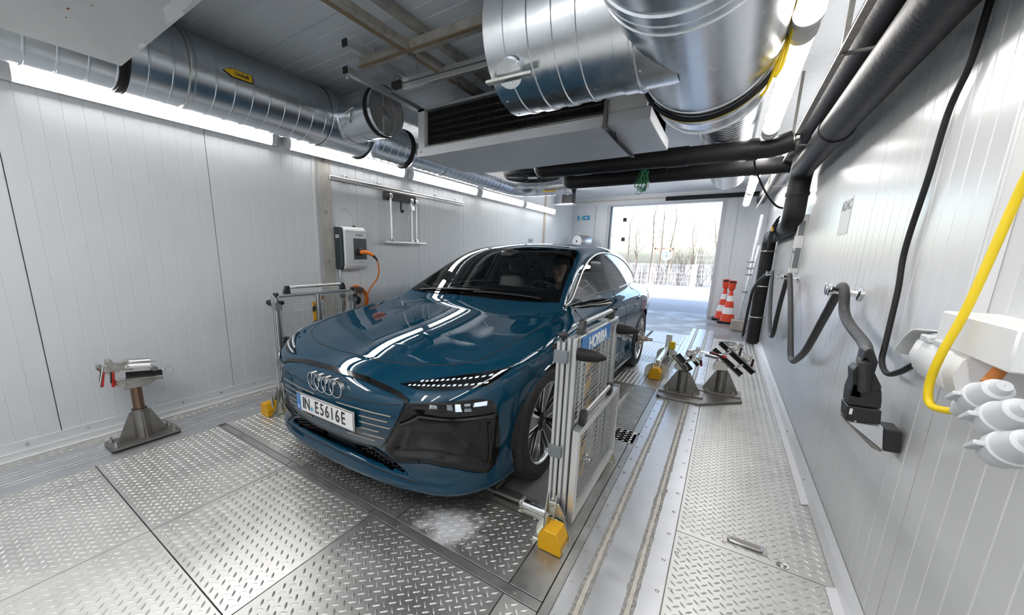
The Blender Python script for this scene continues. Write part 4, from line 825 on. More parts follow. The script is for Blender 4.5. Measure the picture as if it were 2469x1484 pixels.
def toggle(t, P, U, V, m=M_STAIN, sc=1.0, red=True):
    # toggle clamp: U along arm, V towards handle, built in the plane U,V with thickness
    P, U, V = map(vec, (P, U, V)); N = np.cross(U, V); c = lambda u, v: P+U*u*sc+V*v*sc
    k = MB().prism([(x*sc, y*sc) for x, y in ((-.03, -.012), (.03, -.016), (.062, .012), (.064, .036), (.045, .038), (.036, .022), (.012, .022), (-.012, .034), (-.034, .014))], P-N*.008*sc, U, V, N, .016*sc).build('clamp_body', m, t, smooth=False, bevel=.002)
    for a, b in ((-.012, .006), (.03, .006), (.055, .03)): MB().cyl(c(a, b)-N*.012*sc, c(a, b)+N*.012*sc, .006*sc, n=10).build('pivot', M_CHROME, k)
    return c
def jaw(t, P, D, N, L, r, m=M_STAIN):
    # half pipe jaw: axis D, open side N
    P, D, N = map(vec, (P, D, N)); S = np.cross(D, N); o = []; b = MB(); n = 10
    for rr, mm, nm in ((r, m, 'jaw_shell'), (r*.86, M_RUBBER, 'jaw_pad')):
        V = [P+D*e*L/2+(math.cos(a)*S*rr-math.sin(a)*N*rr) for e in (-1, 1) for a in np.linspace(0.1, PI-.1, n)]+[P+D*e*L/2*1.004+(math.cos(a)*S*(rr*.86)-math.sin(a)*N*(rr*.86)) for e in (-1, 1) for a in np.linspace(0.1, PI-.1, n)]
        F = [(i, i+1, n+i+1, n+i) for i in range(n-1)]+[(2*n+i, 3*n+i, 3*n+i+1, 2*n+i+1) for i in range(n-1)]+[(i, 2*n+i, 2*n+i+1, i+1) for i in range(n-1)]+[(n+i, n+i+1, 3*n+i+1, 3*n+i) for i in range(n-1)]+[(0, n, 3*n, 2*n), (n-1, 3*n-1, 4*n-1, 2*n-1)]
        MB().add(V, F).build(nm, mm, t, ang=40)
def grip(t, p0, p1, w=.022):
    p0, p1 = vec(p0), vec(p1); d = unit_(p1-p0); u = unit_(np.cross(d, (0, 0, 1)) if abs(d[2]) < .95 else np.cross(d, (1, 0, 0)))
    MB().bar(p0, p1, w, w*.75, u).build('red_grip', M_RED, t, bevel=.004); MB().bar(p0+u*w*.3-d*.004, p0+(p1-p0)*.75+u*w*.3, w*.8, w*.7, u).build('black_grip', M_BLACK, t, bevel=.004)
# stand by the long wall
t = thing('clamp_stand', 'steel clamp stand with threaded column and two red handles by the long wall', 'stand')
z = stand_base(t, .10, .195, .215, 0)
MB().cyl((0, 0, z-.02), (0, 0, z+.17), .031, n=24).build('threaded_column', mat('bronze_thread', (.30, .20, .15), .35, .9, var=.2, vscale=30), t)
th = MB()
for k in range(40): th.torus((0, 0, z+k*.0042), (0, 0, 1), .031, .0018, 24, 5)
th.build('thread', MATS['bronze_thread'], t, kind='stuff'); zt = z+.165
MB().prism([(-.10, .035), (-.07, 0), (.06, 0), (.13, .035), (.135, .06), (-.10, .075)], (-.04, 0, zt), (0, 1, 0), (0, 0, 1), (1, 0, 0), .08).build('cradle', M_STAIN, t, smooth=False, bevel=.004)
D = unit_(vec((.25, 1, -.10))); jaw(t, (0.0, .06, zt+.085), D, (.25, 0, 1), .20, .052); jaw(t, (.0, .03, zt+.15), D, (-.2, 0, -1), .14, .05)
toggle(t, (.02, -.05, zt+.16), (0, -1, .25), (0, .2, 1), sc=1.5); toggle(t, (-.03, -.10, zt+.14), (0, -1, .15), (0, .2, 1), sc=1.3)
grip(t, (.03, -.155, zt+.16), (.03, -.175, zt+.055)); grip(t, (-.02, -.10, zt+.13), (-.02, -.11, zt+.025)); MB().cyl((.04, -.15, zt+.20), (.04, -.185, zt+.065), .005, n=8).build('pull_rod', M_CHROME, t); MB().cyl((.03, -.03, zt+.19), (.03, .13, zt+.165), .005, n=8).build('link_rod', M_CHROME, t)
MB().torus((.01, .20, zt+.07), (1, .2, 0), .032, .0018, 28, 5).build('wire_loop', M_WIRE, t); MB().sphere((.01, .165, zt+.085), .010).build('lock_pin', M_CHROME, t); MB().cyl((-.03, -.06, zt+.03), (.06, -.06, zt+.03), .014, n=12).build('pivot_bolt', M_STAIN, t); MB().cyl((-.05, .11, zt+.115), (.05, .11, zt+.115), .018, n=12).build('pivot_bolt', M_STAIN, t)
setroot(t, (-3.43, .755, .002))
# twin stands on one carrier plate
o = MB().prism([(-.40, 3.955), (-.05, 3.955), (.285, 4.26), (.285, 4.30), (.20, 4.60), (-.12, 4.60), (-.43, 4.30), (-.435, 3.975)], (0, 0, .002), (1, 0, 0), (0, 1, 0), (0, 0, 1), .022).build('carrier_plate', M_STEEL, smooth=False, bevel=.003); tag(o, 'angled steel carrier plate across the floor rail under the twin stands', 'plate')
t = thing('clamp_stand', 'steel clamp stand with short dark jaw, rail side of the twin pair', 'stand'); z = stand_base(t, .195, .10, .225, 0, rubber=False)
MB().prism([(-.05, 0), (.05, 0), (.06, .04), (.03, .075), (-.05, .075), (-.07, .03)], (-.02, -.03, z-.005), (1, 0, 0), (0, 0, 1), (0, 1, 0), .06).build('cradle', M_STAIN, t, smooth=False, bevel=.004)
D = unit_(vec((.62, -.35, -.55))); jaw(t, (-.015, -.01, z+.09), D, unit_((.5, -.35, .8)), .20, .055); jaw(t, (.055, .0, z+.125), D, unit_((-.35, -.5, -.5)), .17, .045)
MB().cyl((.0, 0, z+.08), (.05, 0, z+.12), .014, n=10).build('pivot_bolt', M_STAIN, t); toggle(t, (.045, .0, z+.175), (.8, 0, .35), (-.35, 0, .9), sc=1.6); toggle(t, (.085, .02, z+.115), (.7, 0, .1), (-.1, 0, .9), sc=1.4)
MB().cyl((.10, 0, z+.215), (.30, 0, z+.205), .007, n=8).build('pull_rod', M_CHROME, t); grip(t, (.20, 0, z+.215), (.34, .0, z+.19)); grip(t, (.135, .02, z+.12), (.145, .02, z+.06)); MB().lathe([(.013, 0), (.008, .01), (.008, .03), (.015, .034), (.0005, .044)], (-.13, -.02, z+.08), (-.5, -.2, .8), 10).build('lock_pin', M_STAIN, t)
setroot(t, (-.235, 4.19, .024))
t = thing('clamp_stand', 'steel clamp stand with two long dark jaw strips, wall side of the twin pair', 'stand'); z = stand_base(t, .18, .10, .225, 0, rubber=False)
MB().prism([(-.06, 0), (.05, 0), (.06, .05), (.03, .09), (-.05, .10), (-.07, .04)], (-.02, -.03, z-.005), (1, 0, 0), (0, 0, 1), (0, 1, 0), .06).build('cradle', M_STAIN, t, smooth=False, bevel=.004)
D = unit_(vec((.72, -.10, -.60))); jaw(t, (.03, -.03, z+.10), D, unit_((.5, -.6, .7)), .34, .034); jaw(t, (.095, -.02, z+.145), D, unit_((-.4, -.7, -.5)), .40, .036)
for q in (-.08, .08): MB().cyl(vec((.03, -.03, z+.10))+D*q, vec((.095, -.02, z+.145))+D*q, .013, n=10).build('pivot_bolt', M_STAIN, t)
toggle(t, (.055, .02, z+.215), (.7, 0, .5), (-.5, 0, .8), sc=1.5); toggle(t, (.165, .02, z+.125), (.75, 0, .35), (-.35, 0, .85), sc=1.5)
grip(t, (.125, .02, z+.25), (.115, .02, z+.14)); grip(t, (.235, .02, z+.15), (.225, .02, z+.04)); MB().tube(smoothpath([(.10, .02, z+.20), (.14, .02, z+.215), (.20, .02, z+.14)], 5), .006, 8).build('pull_rod', M_CHROME, t)
MB().cyl((-.17, .05, z+.12), (-.05, .02, z+.11), .016, n=12).build('tension_bolt', M_STAIN, t)
setroot(t, (.095, 4.43, .024))
# ---------------------------------------------------------------- wall charger
t = thing('wall_charger', 'white wall charger with dark front panel and orange plug on the long wall', 'charger', (XL, 2.87, 1.17))
pw = [(0, 0), (.035, 0), (.09, .012), (.125, .04), (.138, .09), (.138, .40), (.125, .45), (.09, .485), (.0, .49)]
MB().prism([(0, .02), (.02, .0), (.10, .0), (.112, .04), (.112, .42), (.10, .475), (.0, .475)], (XL, 2.70, 1.175), (1, 0, 0), (0, 0, 1), (0, 1, 0), .335).build('charger_back', mat('charger_dark', (.03, .045, .055), .4), t, smooth=False, bevel=.006)
MB().prism([(.02, .0), (.085, -.006), (.13, .02), (.150, .07), (.150, .41), (.135, .46), (.10, .482), (.02, .482), (.02, .46), (.10, .46), (.115, .42), (.115, .05), (.09, .02), (.02, .02)], (XL, 2.735, 1.175), (1, 0, 0), (0, 0, 1), (0, 1, 0), .30).build('charger_cover', M_WHITE2, t, smooth=True, bevel=.006, seg=2)
MB().bx(XL+.05, XL+.149, 2.74, 3.03, 1.22, 1.62).build('charger_front', M_WHITE2, t, bevel=.004)
MB().bx(XL+.1492, XL+.152, 2.845, 3.03, 1.29, 1.53).build('charger_panel', mat('charger_panel_grey', (.05, .065, .075), .35), t, smooth=False)
text('charger_brand', 'KEBA', .034, M_GREYP, t, (XL+.152, 2.925, 1.565), (0, 1, 0), (0, 0, 1), sx=1.3, bold=.0006, shear=.15); text('charger_text', 'KeContact', .016, M_LGREYP, t, (XL+.152, 2.95, 1.262), (0, 1, 0), (0, 0, 1))
MB().bx(XL+.03, XL+.09, 2.6985, 2.70, 1.53, 1.565).build('charger_label', M_SIGNW, t, smooth=False); text('label_code', 'oo 88', .02, M_BLACK, t, (XL+.06, 2.698, 1.547), (1, 0, 0), (0, 0, 1))
MB().lathe([(.046, 0), (.046, .02), (.038, .028), (.001, .028)], (XL+.152, 2.925, 1.375), (1, 0, 0), 24).build('socket_ring', M_BLACK, t)
c1 = thing('charging_cable', 'orange charging cable plugged into the white wall charger', 'cable', (XL+.2, 3.0, .9))
MB().tube([(XL+.17, 2.925, 1.375), (XL+.21, 2.95, 1.378), (XL+.25, 2.985, 1.365), (XL+.28, 3.02, 1.335)], [.026, .024, .021, .018], 12).build('plug_body', M_ORANGE, c1); MB().bar((XL+.165, 2.92, 1.402), (XL+.215, 2.965, 1.408), .03, .018).build('plug_latch', M_BLACK, c1, bevel=.004); MB().tube([(XL+.278, 3.018, 1.337), (XL+.30, 3.045, 1.30), (XL+.305, 3.052, 1.275)], [.019, .013, .010], 12).build('cable_boot', M_BLACK, c1)
MB().tube(smoothpath([(XL+.305, 3.052, 1.275), (XL+.30, 3.075, 1.17), (XL+.25, 3.085, 1.06), (XL+.17, 3.05, .95), (XL+.12, 3.03, .85), (XL+.11, 3.02, .78)], 6), .0085, 10).build('cable', M_ORANGE, c1)
c2 = thing('cable_reel', 'coiled orange cable hung on a dark holder below the wall charger', 'cable', (XL+.1, 2.93, .6))
for k in range(7): MB().torus((XL+.03+.014*(k % 4)+.01, 2.93, .80+.004*k), (1, .05*(k-3), .02*k), .145+.006*(k % 3), .0075, 36, 8).build('cable_turn', M_ORANGE, c2)
MB().lathe([(.15, 0), (.165, .01), (.165, .07), (.15, .08), (.10, .08), (.10, 0)], (XL+.02, 2.93, .80), (1, 0, 0), 24, R(60), R(200)).build('holder', mat('holder_dark', (.08, .05, .035), .5), c2); MB().cyl((XL, 2.93, .80), (XL+.07, 2.93, .80), .05, n=20).build('holder_core', M_BLACK, c2)
c3 = thing('conduit', 'grey conduit pipe with a bowed cable running up beside the wall charger', 'pipe', (XL+.02, 2.72, 0))
MB().cyl((XL+.025, 2.735, .0), (XL+.025, 2.735, 1.62), .013, n=12).build('conduit_tube', M_GALV, c3); MB().cyl((XL+.025, 2.735, 1.62), (XL+.025, 2.735, 1.66), .016, n=12).build('conduit_end', M_LGREYP, c3)
MB().tube(smoothpath([(XL+.025, 2.735, 1.65), (XL+.028, 2.738, 1.75), (XL+.035, 2.79, 1.84), (XL+.04, 2.85, 1.855), (XL+.045, 2.91, 1.80), (XL+.05, 2.935, 1.71), (XL+.05, 2.94, 1.65)], 6), .0075, 8).build('cable', M_LGREYP, c3); MB().lathe([(.018, 0), (.02, .012), (.014, .025), (.008, .03)], (XL+.05, 2.94, 1.65), (0, 0, 1), 10).build('cable_gland', M_BLACK, c3, ang=20)
for z in (1.52, .9): MB().torus((XL+.025, 2.735, z), (0, 0, 1), .016, .004, 20, 6).build('conduit_clip', M_ZINC, c3)
# wall rail with sampling frame
t = thing('wall_rail', 'long polished rail on the long wall carrying a hanging tube frame', 'rail', (XL+.03, 3.9, 2.1))
MB().bx(XL+.025, XL+.06, 2.65, 5.13, 2.135, 2.19).build('rail', M_STAIN, t, bevel=.012, seg=3)
for y in (2.85, 3.35, 3.95, 4.45, 4.95): MB().bx(XL, XL+.04, y, y+.05, 2.15, 2.225).build('rail_bracket', M_ALU, t, bevel=.003)
t = thing('sampling_rig', 'hanging frame of chrome tubes on a black carriage under the wall rail', 'frame', (XL+.07, 3.7, 1.5))
MB().bx(XL+.055, XL+.075, 3.39, 3.98, 2.03, 2.135).build('carriage', M_BLACK, t, bevel=.004)
for y, z0, r in ((3.495, 1.53, .014), (3.87, 1.50, .014), (3.96, 1.53, .012)): MB().cyl((XL+.09, y, z0), (XL+.09, y, 2.07), r, n=14).build('upright_tube', M_ALU, t)
MB().cyl((XL+.11, 3.37, 1.505), (XL+.11, 4.13, 1.505), .0145, n=14).build('cross_tube', M_ALU, t)
for y, z in ((3.495, 2.08), (3.87, 2.06), (3.96, 2.05), (3.495, 1.54), (3.87, 1.51), (3.96, 1.53)): MB().box((XL+.095, y, z), (.05, .05, .055)).build('tube_clamp', M_CHROME, t, bevel=.008)
MB().box((XL+.10, 3.87, 1.96), (.05, .06, .06)).build('slider', M_ALU, t, bevel=.005); MB().cyl((XL+.065, 3.70, 2.03), (XL+.065, 3.70, 1.92), .012, n=8).build('lock_arm', M_BLACK, t); MB().sphere((XL+.085, 3.70, 1.915), .024).build('lock_knob', M_BLACK, t)
# far-side signs and bits
t = thing('exit_sign', 'blue emergency exit sign with running figure and arrow by the gate', 'sign', (-3.44, YR, 2.31)); MB().bx(-3.63, -3.26, YR-.012, YR-.004, 2.31, 2.45).build('sign_board', M_SIGNW, t, smooth=False); MB().bx(-3.62, -3.27, YR-.014, YR-.012, 2.32, 2.44).build('sign_face', M_CYAN, t, smooth=False)
MB().bx(-3.565, -3.475, YR-.0155, YR-.014, 2.325, 2.435).build('door_symbol', M_SIGNW, t, smooth=False)
f = MB(); f.prism([(-3.525, 2.40), (-3.505, 2.40), (-3.498, 2.38), (-3.485, 2.375), (-3.49, 2.365), (-3.508, 2.37), (-3.515, 2.355), (-3.498, 2.35), (-3.503, 2.33), (-3.513, 2.33), (-3.51, 2.345), (-3.53, 2.35), (-3.545, 2.335), (-3.555, 2.34), (-3.535, 2.36)], (0, YR-.017, 0), (1, 0, 0), (0, 0, 1), (0, 1, 0), .0012).build('running_figure', M_CYAN, t, smooth=False); MB().cyl((-3.508, YR-.017, 2.412), (-3.508, YR-.0155, 2.412), .009, n=10).build('figure_head', M_CYAN, t)
MB().prism([(-3.44, 2.372), (-3.385, 2.372), (-3.40, 2.345), (-3.378, 2.345), (-3.335, 2.38), (-3.378, 2.415), (-3.40, 2.415), (-3.385, 2.388), (-3.44, 2.388)], (0, YR-.0155, 0), (1, 0, 0), (0, 0, 1), (0, 1, 0), .0012).build('arrow', M_SIGNW, t, smooth=False)
t = thing('steel_drum', 'short stainless drum with white lid mounted in the far corner above the car roof', 'drum', (-3.3, 9.9, 1.6)); MB().lathe([(.001, 0), (.16, 0), (.165, .01), (.165, .40), (.001, .40)], (-3.32, 9.62, 1.73), (.35, 1, 0), 40).build('drum_shell', M_STAIN, t); MB().lathe([(.001, -.006), (.145, -.006), (.15, .002)], (-3.32, 9.62, 1.73), (.35, 1, 0), 32).build('drum_lid', M_WHITE2, t); MB().lathe([(.001, -.014), (.02, -.014), (.025, -.006)], (-3.32, 9.62, 1.73), (.35, 1, 0), 16).build('lid_knob', M_BLACK, t); MB().bx(-3.75, -3.1, 9.70, 9.95, 1.54, 1.57).build('drum_shelf', M_GREYBOX, t, smooth=False)
for x, y, z, par, lab, nx in ((XL+.002, 7.78, 1.66, 'L', 'small white poster with grey capitals far along the long wall', 1),):
    t = thing('poster', lab, 'poster', (x, y, z-.06)); MB().bx(x, x+.004, y-.13, y+.13, z-.10, z+.07).build('poster_sheet', M_LGREYP, t, smooth=False); text('poster_text', 'ADAC', .085, M_GREYP, t, (x+.005, y, z+.02), (0, 1, 0), (0, 0, 1), bold=.002)
# ---------------------------------------------------------------- ducts, cooler, pipes under the ceiling
def ridged(L, r, step, h=.004, w=.006, ph=0):
    pr = [(r, 0)]; y = step*.5+ph
    while y < L-w: pr += [(r, y-w), (r+h, y-w*.4), (r+h, y+w*.4), (r, y+w)]; y += step
    return pr+[(r, L)]
def bandprof(L, r, bands):
    pr = [(r, 0)]
    for a, w, h in sorted(bands): pr += [(r, a-w/2-.003), (r+h, a-w/2), (r+h, a+w/2), (r, a+w/2+.003)]
    return pr+[(r, L)]
t = thing('spiral_duct', 'long galvanised spiral duct running above the lamps on the long white wall', 'duct', (-3.42, 2, 2.38))
AX = (0, 1, 0); DC = (-3.42, 0, 2.63)
MB().lathe(ridged(2.20, .25, .125, .005, .007), (-3.42, -1.3, 2.63), AX, 48).build('duct_section', M_GALVD, t, ang=25)
MB().lathe(ridged(1.42, .25, .125, .005, .007, .03), (-3.42, .94, 2.63), AX, 48).build('duct_section', M_GALVD, t, ang=25)
MB().lathe([(.25, 0), (.262, .004), (.262, .018), (.256, .022), (.256, .032), (.262, .036), (.262, .046), (.25, .05)], (-3.42, .895, 2.63), AX, 48).build('duct_seal', M_RUBBER, t)
MB().lathe(bandprof(.50, .254, [(.03, .035, .004), (.47, .035, .004)]), (-3.42, 2.34, 2.63), AX, 48).build('tee_body', M_GALVD, t)
MB().lathe(bandprof(.52, .205, [(.10, .03, .004), (.30, .012, .006), (.46, .02, .006)]), (-3.28, 2.59, 2.63), (1, 0, 0), 48).build('tee_branch', M_GALVD, t)
MB().lathe([(.212, .0), (.214, .012), (.205, .014), (.205, .02), (.216, .022), (.216, .034), (.205, .036)], (-2.80, 2.59, 2.63), (1, 0, 0), 48).build('branch_seal', M_RUBBER, t)
MB().lathe([(.207, 0), (.207, .05), (.202, .05), (.202, 0)], (-2.775, 2.59, 2.63), (1, 0, 0), 48).build('grille_collar', M_GALV, t)
MB().lathe([(.001, 0), (.2, 0)], (-3.17, 2.59, 2.63), (1, 0, 0), 32).build('branch_shade', M_DARK, t)  # black disc standing in for the shade deep inside the branch
g = MB(); k = .0125
for i in range(-15, 16):
    hw = math.sqrt(max(0, .203**2-(i*k)**2)); g.cyl((-2.728, 2.59+i*k, 2.63-hw), (-2.728, 2.59+i*k, 2.63+hw), .0012, n=4, cap=False); g.cyl((-2.727, 2.59-hw, 2.63+i*k), (-2.727, 2.59+hw, 2.63+i*k), .0012, n=4, cap=False)
g.build('grille_mesh', M_WIRE, t, kind='stuff')
MB().cyl((-2.78, 2.59, 2.44), (-2.78, 2.59, 2.82), .008, n=8).build('damper_shaft', M_GALV, t); MB().lathe([(.001, 0), (.19, 0), (.19, .003), (.001, .003)], (-2.90, 2.59, 2.63), (.15, .75, .6), 32).build('damper_blade', M_GALVD, t)
MB().tube(smoothpath([(-3.0, 2.40, 2.53), (-2.985, 2.375, 2.56), (-2.98, 2.37, 2.60), (-2.99, 2.39, 2.63)], 4), .012, 8).build('damper_lever', M_ZINC, t); MB().cyl((-3.04, 2.37, 2.60), (-2.93, 2.38, 2.635), .008, n=8).build('lever_rod', M_ZINC, t)
MB().lathe([(.25, 0), (.20, .10), (.195, .14)]+[(a, .14+b) for a, b in ridged(.5, .195, .11, .004)][1:], (-3.42, 2.84, 2.60), AX, 48).build('reducer', M_GALVD, t, ang=25)
MB().lathe([(.195, 0), (.208, .004), (.208, .05), (.195, .054)], (-3.42, 3.44, 2.60), AX, 48).build('duct_seal', M_RUBBER, t)
MB().lathe([(.195, 0), (.15, .08)]+[(a, .08+b) for a, b in ridged(2.5, .15, .11, .004)], (-3.42, 3.49, 2.57), AX, 40).build('duct_section', M_GALVD, t, ang=25)
bend = [(-3.42+.45*(1-math.cos(a)), 6.05+.45*math.sin(a), 2.57) for a in np.linspace(0, PI/2, 12)]; MB().tube(bend, .15, 32, cap=False).build('duct_bend', M_GALVD, t)
MB().lathe(bandprof(.62, .15, [(.12, .02, .004), (.26, .03, .006), (.36, .012, .004), (.50, .03, .01)]), (-2.98, 6.5, 2.57), (1, 0, 0), 40).build('duct_section', M_GALV, t)
MB().bx(-2.86, -2.62, 6.33, 6.345, 2.455, 2.475).build('duct_tag', M_YSIGN, t, smooth=False)
for y in (.2, 1.25, 4.2, 5.6): MB().torus((-3.42, y, 2.63 if y < 2.3 else 2.57), AX, .256 if y < 2.3 else .153, .006, 40, 6).bar((-3.42, y, 2.63+.2), (-3.42, y, ZC), .012, .012).build('duct_hanger', M_ZINC, t)
# flow arrow sign
sg = thing('flow_sign', 'yellow arrow sign reading Umluft stuck on the spiral duct', 'sign', (-3.2, 1.5, 2.6))
def ducts(u, v, e=0): 
    a = R(3+v); return (-3.42+(.257+e)*math.cos(a), u, 2.63+(.257+e)*math.sin(a))
V = []; us = [(1.648, -6.5, 6.5), (1.50, -6.5, 6.5), (1.448, 0, 0)]; b = MB(); n = 7
def arrow(e, m, name, sc, par):
    b = MB(); c0 = 1.55; vs = [c0+(u-c0)*sc[0] for u in (1.648, 1.50)]; rows = []
    V = [ducts(vs[i], (-6.5+13*j/6)*sc[1], e) for i in (0, 1) for j in range(7)]; V += [ducts(c0+(1.448-c0)*sc[0]**.5, 0, e)]
    F = [(j, j+1, 7+j+1, 7+j) for j in range(6)]+[(7+j, 7+j+1, 14) for j in range(6)]; b.add(V, F); return b.build(name, m, par, smooth=False)
arrow(0, M_BLACK, 'sign_border', (1, 1), sg); arrow(.0012, M_YSIGN, 'sign_face', (.955, .86), sg)
MB().add([ducts(1.499, q, .0018) for q in (-6, 6)]+[ducts(1.502, q, .0018) for q in (6, -6)], [(0, 1, 2, 3)]).build('sign_line', M_BLACK, sg, smooth=False)
text('sign_text', 'Umluft', .036, M_BLACK, sg, ducts(1.572, 0, .003), (0, 1, 0), (-.06, 0, 1), bold=.0008)
# big tee duct
t = thing('tee_duct', 'big shiny galvanised tee duct hanging under the ceiling above the car', 'duct', (-.22, 1.98, 2.15))
MC = (-.219, 0, 2.47)
MB().lathe(bandprof(.55, .315, [(.05, .03, .006), (.45, .05, .008), (.51, .03, .006)]), (-.219, 1.05, 2.47), AX, 64).build('duct_section', M_GALVD, t)
MB().lathe(bandprof(.95, .318, [(.03, .03, .006), (.90, .05, .005)]), (-.219, 1.58, 2.47), AX, 64).build('tee_body', M_GALV, t)
MB().lathe(bandprof(.36, .312, [(.04, .025, .006), (.18, .012, .005), (.34, .012, .009)]), (-.219, 2.53, 2.47), AX, 64).build('duct_collar', M_GALV, t)
MB().lathe([(.30, 0), (.30, .003), (.20, .004)], (-.219, 2.87, 2.47), AX, 48).build('reducer_plate', M_GALVD, t)
MB().lathe(bandprof(.82, .316, [(.10, .012, .005), (.20, .05, .007), (.32, .04, .006), (.44, .012, .006), (.62, .06, .006), (.66, .012, .012)]), (-1.10, 1.976, 2.47), (1, 0, 0), 64).build('tee_branch', M_GALV, t)
MB().lathe([(.001, 0), (.31, 0), (.316, .004)], (-1.10, 1.976, 2.47), (1, 0, 0), 48).build('end_cap', M_GALV, t)
for xx in (-1.07, -.66, -.42):
    for a in (225, 250, 275, 300): MB().lathe([(.0004, .004), (.005, .003), (.006, 0)], (xx, 1.976+.316*math.cos(R(a)), 2.47+.316*math.sin(R(a))), (0, math.cos(R(a)), math.sin(R(a))), 8).build('rivet', M_GALV, t)
MB().lathe([(.06, 0), (.065, .004), (.065, .03), (.001, .034)], (-.98, 1.74, 2.25), (0, -.75, -.66), 24).build('damper_plate', M_GALV, t); MB().bar((-1.10, 1.715, 2.215), (-.86, 1.72, 2.21), .035, .012).build('damper_lever', M_ZINC, t)
for y in (1.3, 2.3): MB().bar((-.219, y, 2.78), (-.219, y, ZC), .03, .004).build('duct_hanger', M_ZINC, t)
MB().bar((-.9, 1.976, 2.78), (-.9, 1.976, ZC), .03, .004).build('duct_hanger', M_ZINC, t)
t = thing('round_duct', 'slim spiral duct running behind the big tee duct towards the gate', 'duct', (-.16, 5, 2.41))
MB().lathe(ridged(4.2, .232, .06, .003, .005), (-.16, 2.87, 2.645), AX, 48).build('duct_section', M_GALV, t, ang=25); MB().lathe([(.001, 0), (.232, 0), (.232, .02)], (-.16, 7.06, 2.645), AX, 40).build('end_cap', M_GALV, t)
MB().bar((-.16, 4.6, 2.87), (-.16, 4.6, ZC), .03, .004).build('duct_hanger', M_ZINC, t)
# cable lashed round the tee
def loop(y, r, a0, a1, n=40): return [(-.219+r*math.cos(R(a0+(a1-a0)*i/n)), y, 2.47+r*math.sin(R(a0+(a1-a0)*i/n))) for i in range(n+1)]
t = thing('wrapped_cable', 'yellow and black cables wrapped round the big tee duct', 'cable', (-.219, 2.5, 2.14))
MB().tube(loop(2.555, .335, 200, 372), .007, 8).build('yellow_cable', M_YEL2, t); MB().tube(loop(2.53, .335, 200, 370), .010, 8).build('black_cable', M_RUBBER, t); MB().tube(loop(2.508, .334, 200, 368), .009, 8).build('black_cable', M_RUBBER, t)
cc = [(.113, 2.52, 2.53), (.10, 2.50, 2.44), (.07, 2.49, 2.30), (.05, 2.50, 2.22), (.03, 2.52, 2.20), (.05, 2.50, 2.22), (.085, 2.47, 2.34), (.10, 2.45, 2.52), (.115, 2.45, 2.58), (.105, 2.44, 2.46), (.09, 2.43, 2.30), (.075, 2.44, 2.25), (.10, 2.42, 2.30), (.115, 2.40, 2.50), (.12, 2.39, 2.60), (.13, 2.37, 2.60), (.15, 2.35, 2.56)]
MB().tube(smoothpath(cc, 6), .006, 8).build('cable_coil', M_YEL2, t); MB().cyl((.15, 2.35, 2.56), (.165, 2.335, 2.51), .010, .007, n=10).build('cable_plug', M_WHITE2, t)
# ceiling cooler
t = thing('ceiling_cooler', 'long grey evaporator cooler with black coil front hanging above the car', 'cooler', (-1.58, 3.3, 2.28))
MB().prism([(-2.62, 2.86), (-.84, 2.86), (-.84, 3.80), (-2.40, 3.80), (-2.62, 3.62)], (0, 0, 2.285), (1, 0, 0), (0, 1, 0), (0, 0, 1), .075).build('drip_tray', M_GREYBOX, t, bevel=.004)
MB().bx(-.83, -.55, 2.86, 3.74, 2.285, 2.37).build('side_tray', M_GREYBOX, t, bevel=.004)
MB().bx(-2.60, -.58, 2.93, 3.7, 2.36, 2.70).build('coil_block', M_COIL, t, smooth=False)
fn = MB()
for x in np.arange(-2.52, -.86, .012): fn.bx(x, x+.002, 2.905, 2.93, 2.385, 2.675)
fn.build('coil_fin', M_COIL, t, smooth=False, kind='stuff')
for z in np.arange(2.40, 2.66, .055): MB().cyl((-2.52, 2.918, z), (-.86, 2.918, z), .010, n=8).build('coil_tube', M_BLACK, t)
MB().bx(-2.61, -2.53, 2.87, 3.7, 2.36, 2.70).build('end_panel', M_GREYBOX, t, smooth=False); MB().bx(-.85, -.58, 2.87, 3.7, 2.36, 2.70).build('end_panel', M_WHITE, t, smooth=False); MB().bx(-2.61, -.58, 2.87, 2.93, 2.68, 2.70).build('top_rail', M_ALU, t, smooth=False)
MB().cyl((-2.55, 2.885, 2.372), (-.85, 2.885, 2.372), .011, n=10).build('drain_pipe', M_STEEL, t)
MB().bx(-.855, -.83, 2.845, 2.86, 2.285, 2.45).bx(-.855, -.83, 2.85, 3.8, 2.27, 2.284).build('tray_strap', M_STEEL, t, smooth=False)
MB().lathe([(.0005, .003), (.009, .002), (.010, 0)], (-2.57, 2.86, 2.325), (0, -1, 0), 12).build('tray_screw', M_STEEL, t)
for x, y in ((-2.5, 3.3), (-.7, 3.3)): MB().bar((x, y, 2.7), (x, y, ZC), .03, .004).build('hanger', M_ZINC, t)
wire = MB()
for k in range(5): wire.tube(smoothpath([(-.84+.01*k, 2.9+.02*k, 2.27), (-.842+.004*k, 3.2, 2.262-.003*k), (-.846+.004*k, 3.5, 2.264), (-.84, 3.78, 2.268)], 5), .0035, 6)
wire.build('cable_run', M_RUBBER, t, kind='stuff')
t = thing('fan_cooler', 'white ceiling cooler with two round fan guards behind the black-coil one', 'cooler', (-1.9, 4.95, 2.44))
MB().bx(-2.95, -.80, 4.55, 5.45, 2.47, 2.74).build('housing', M_WHITE, t, bevel=.01)
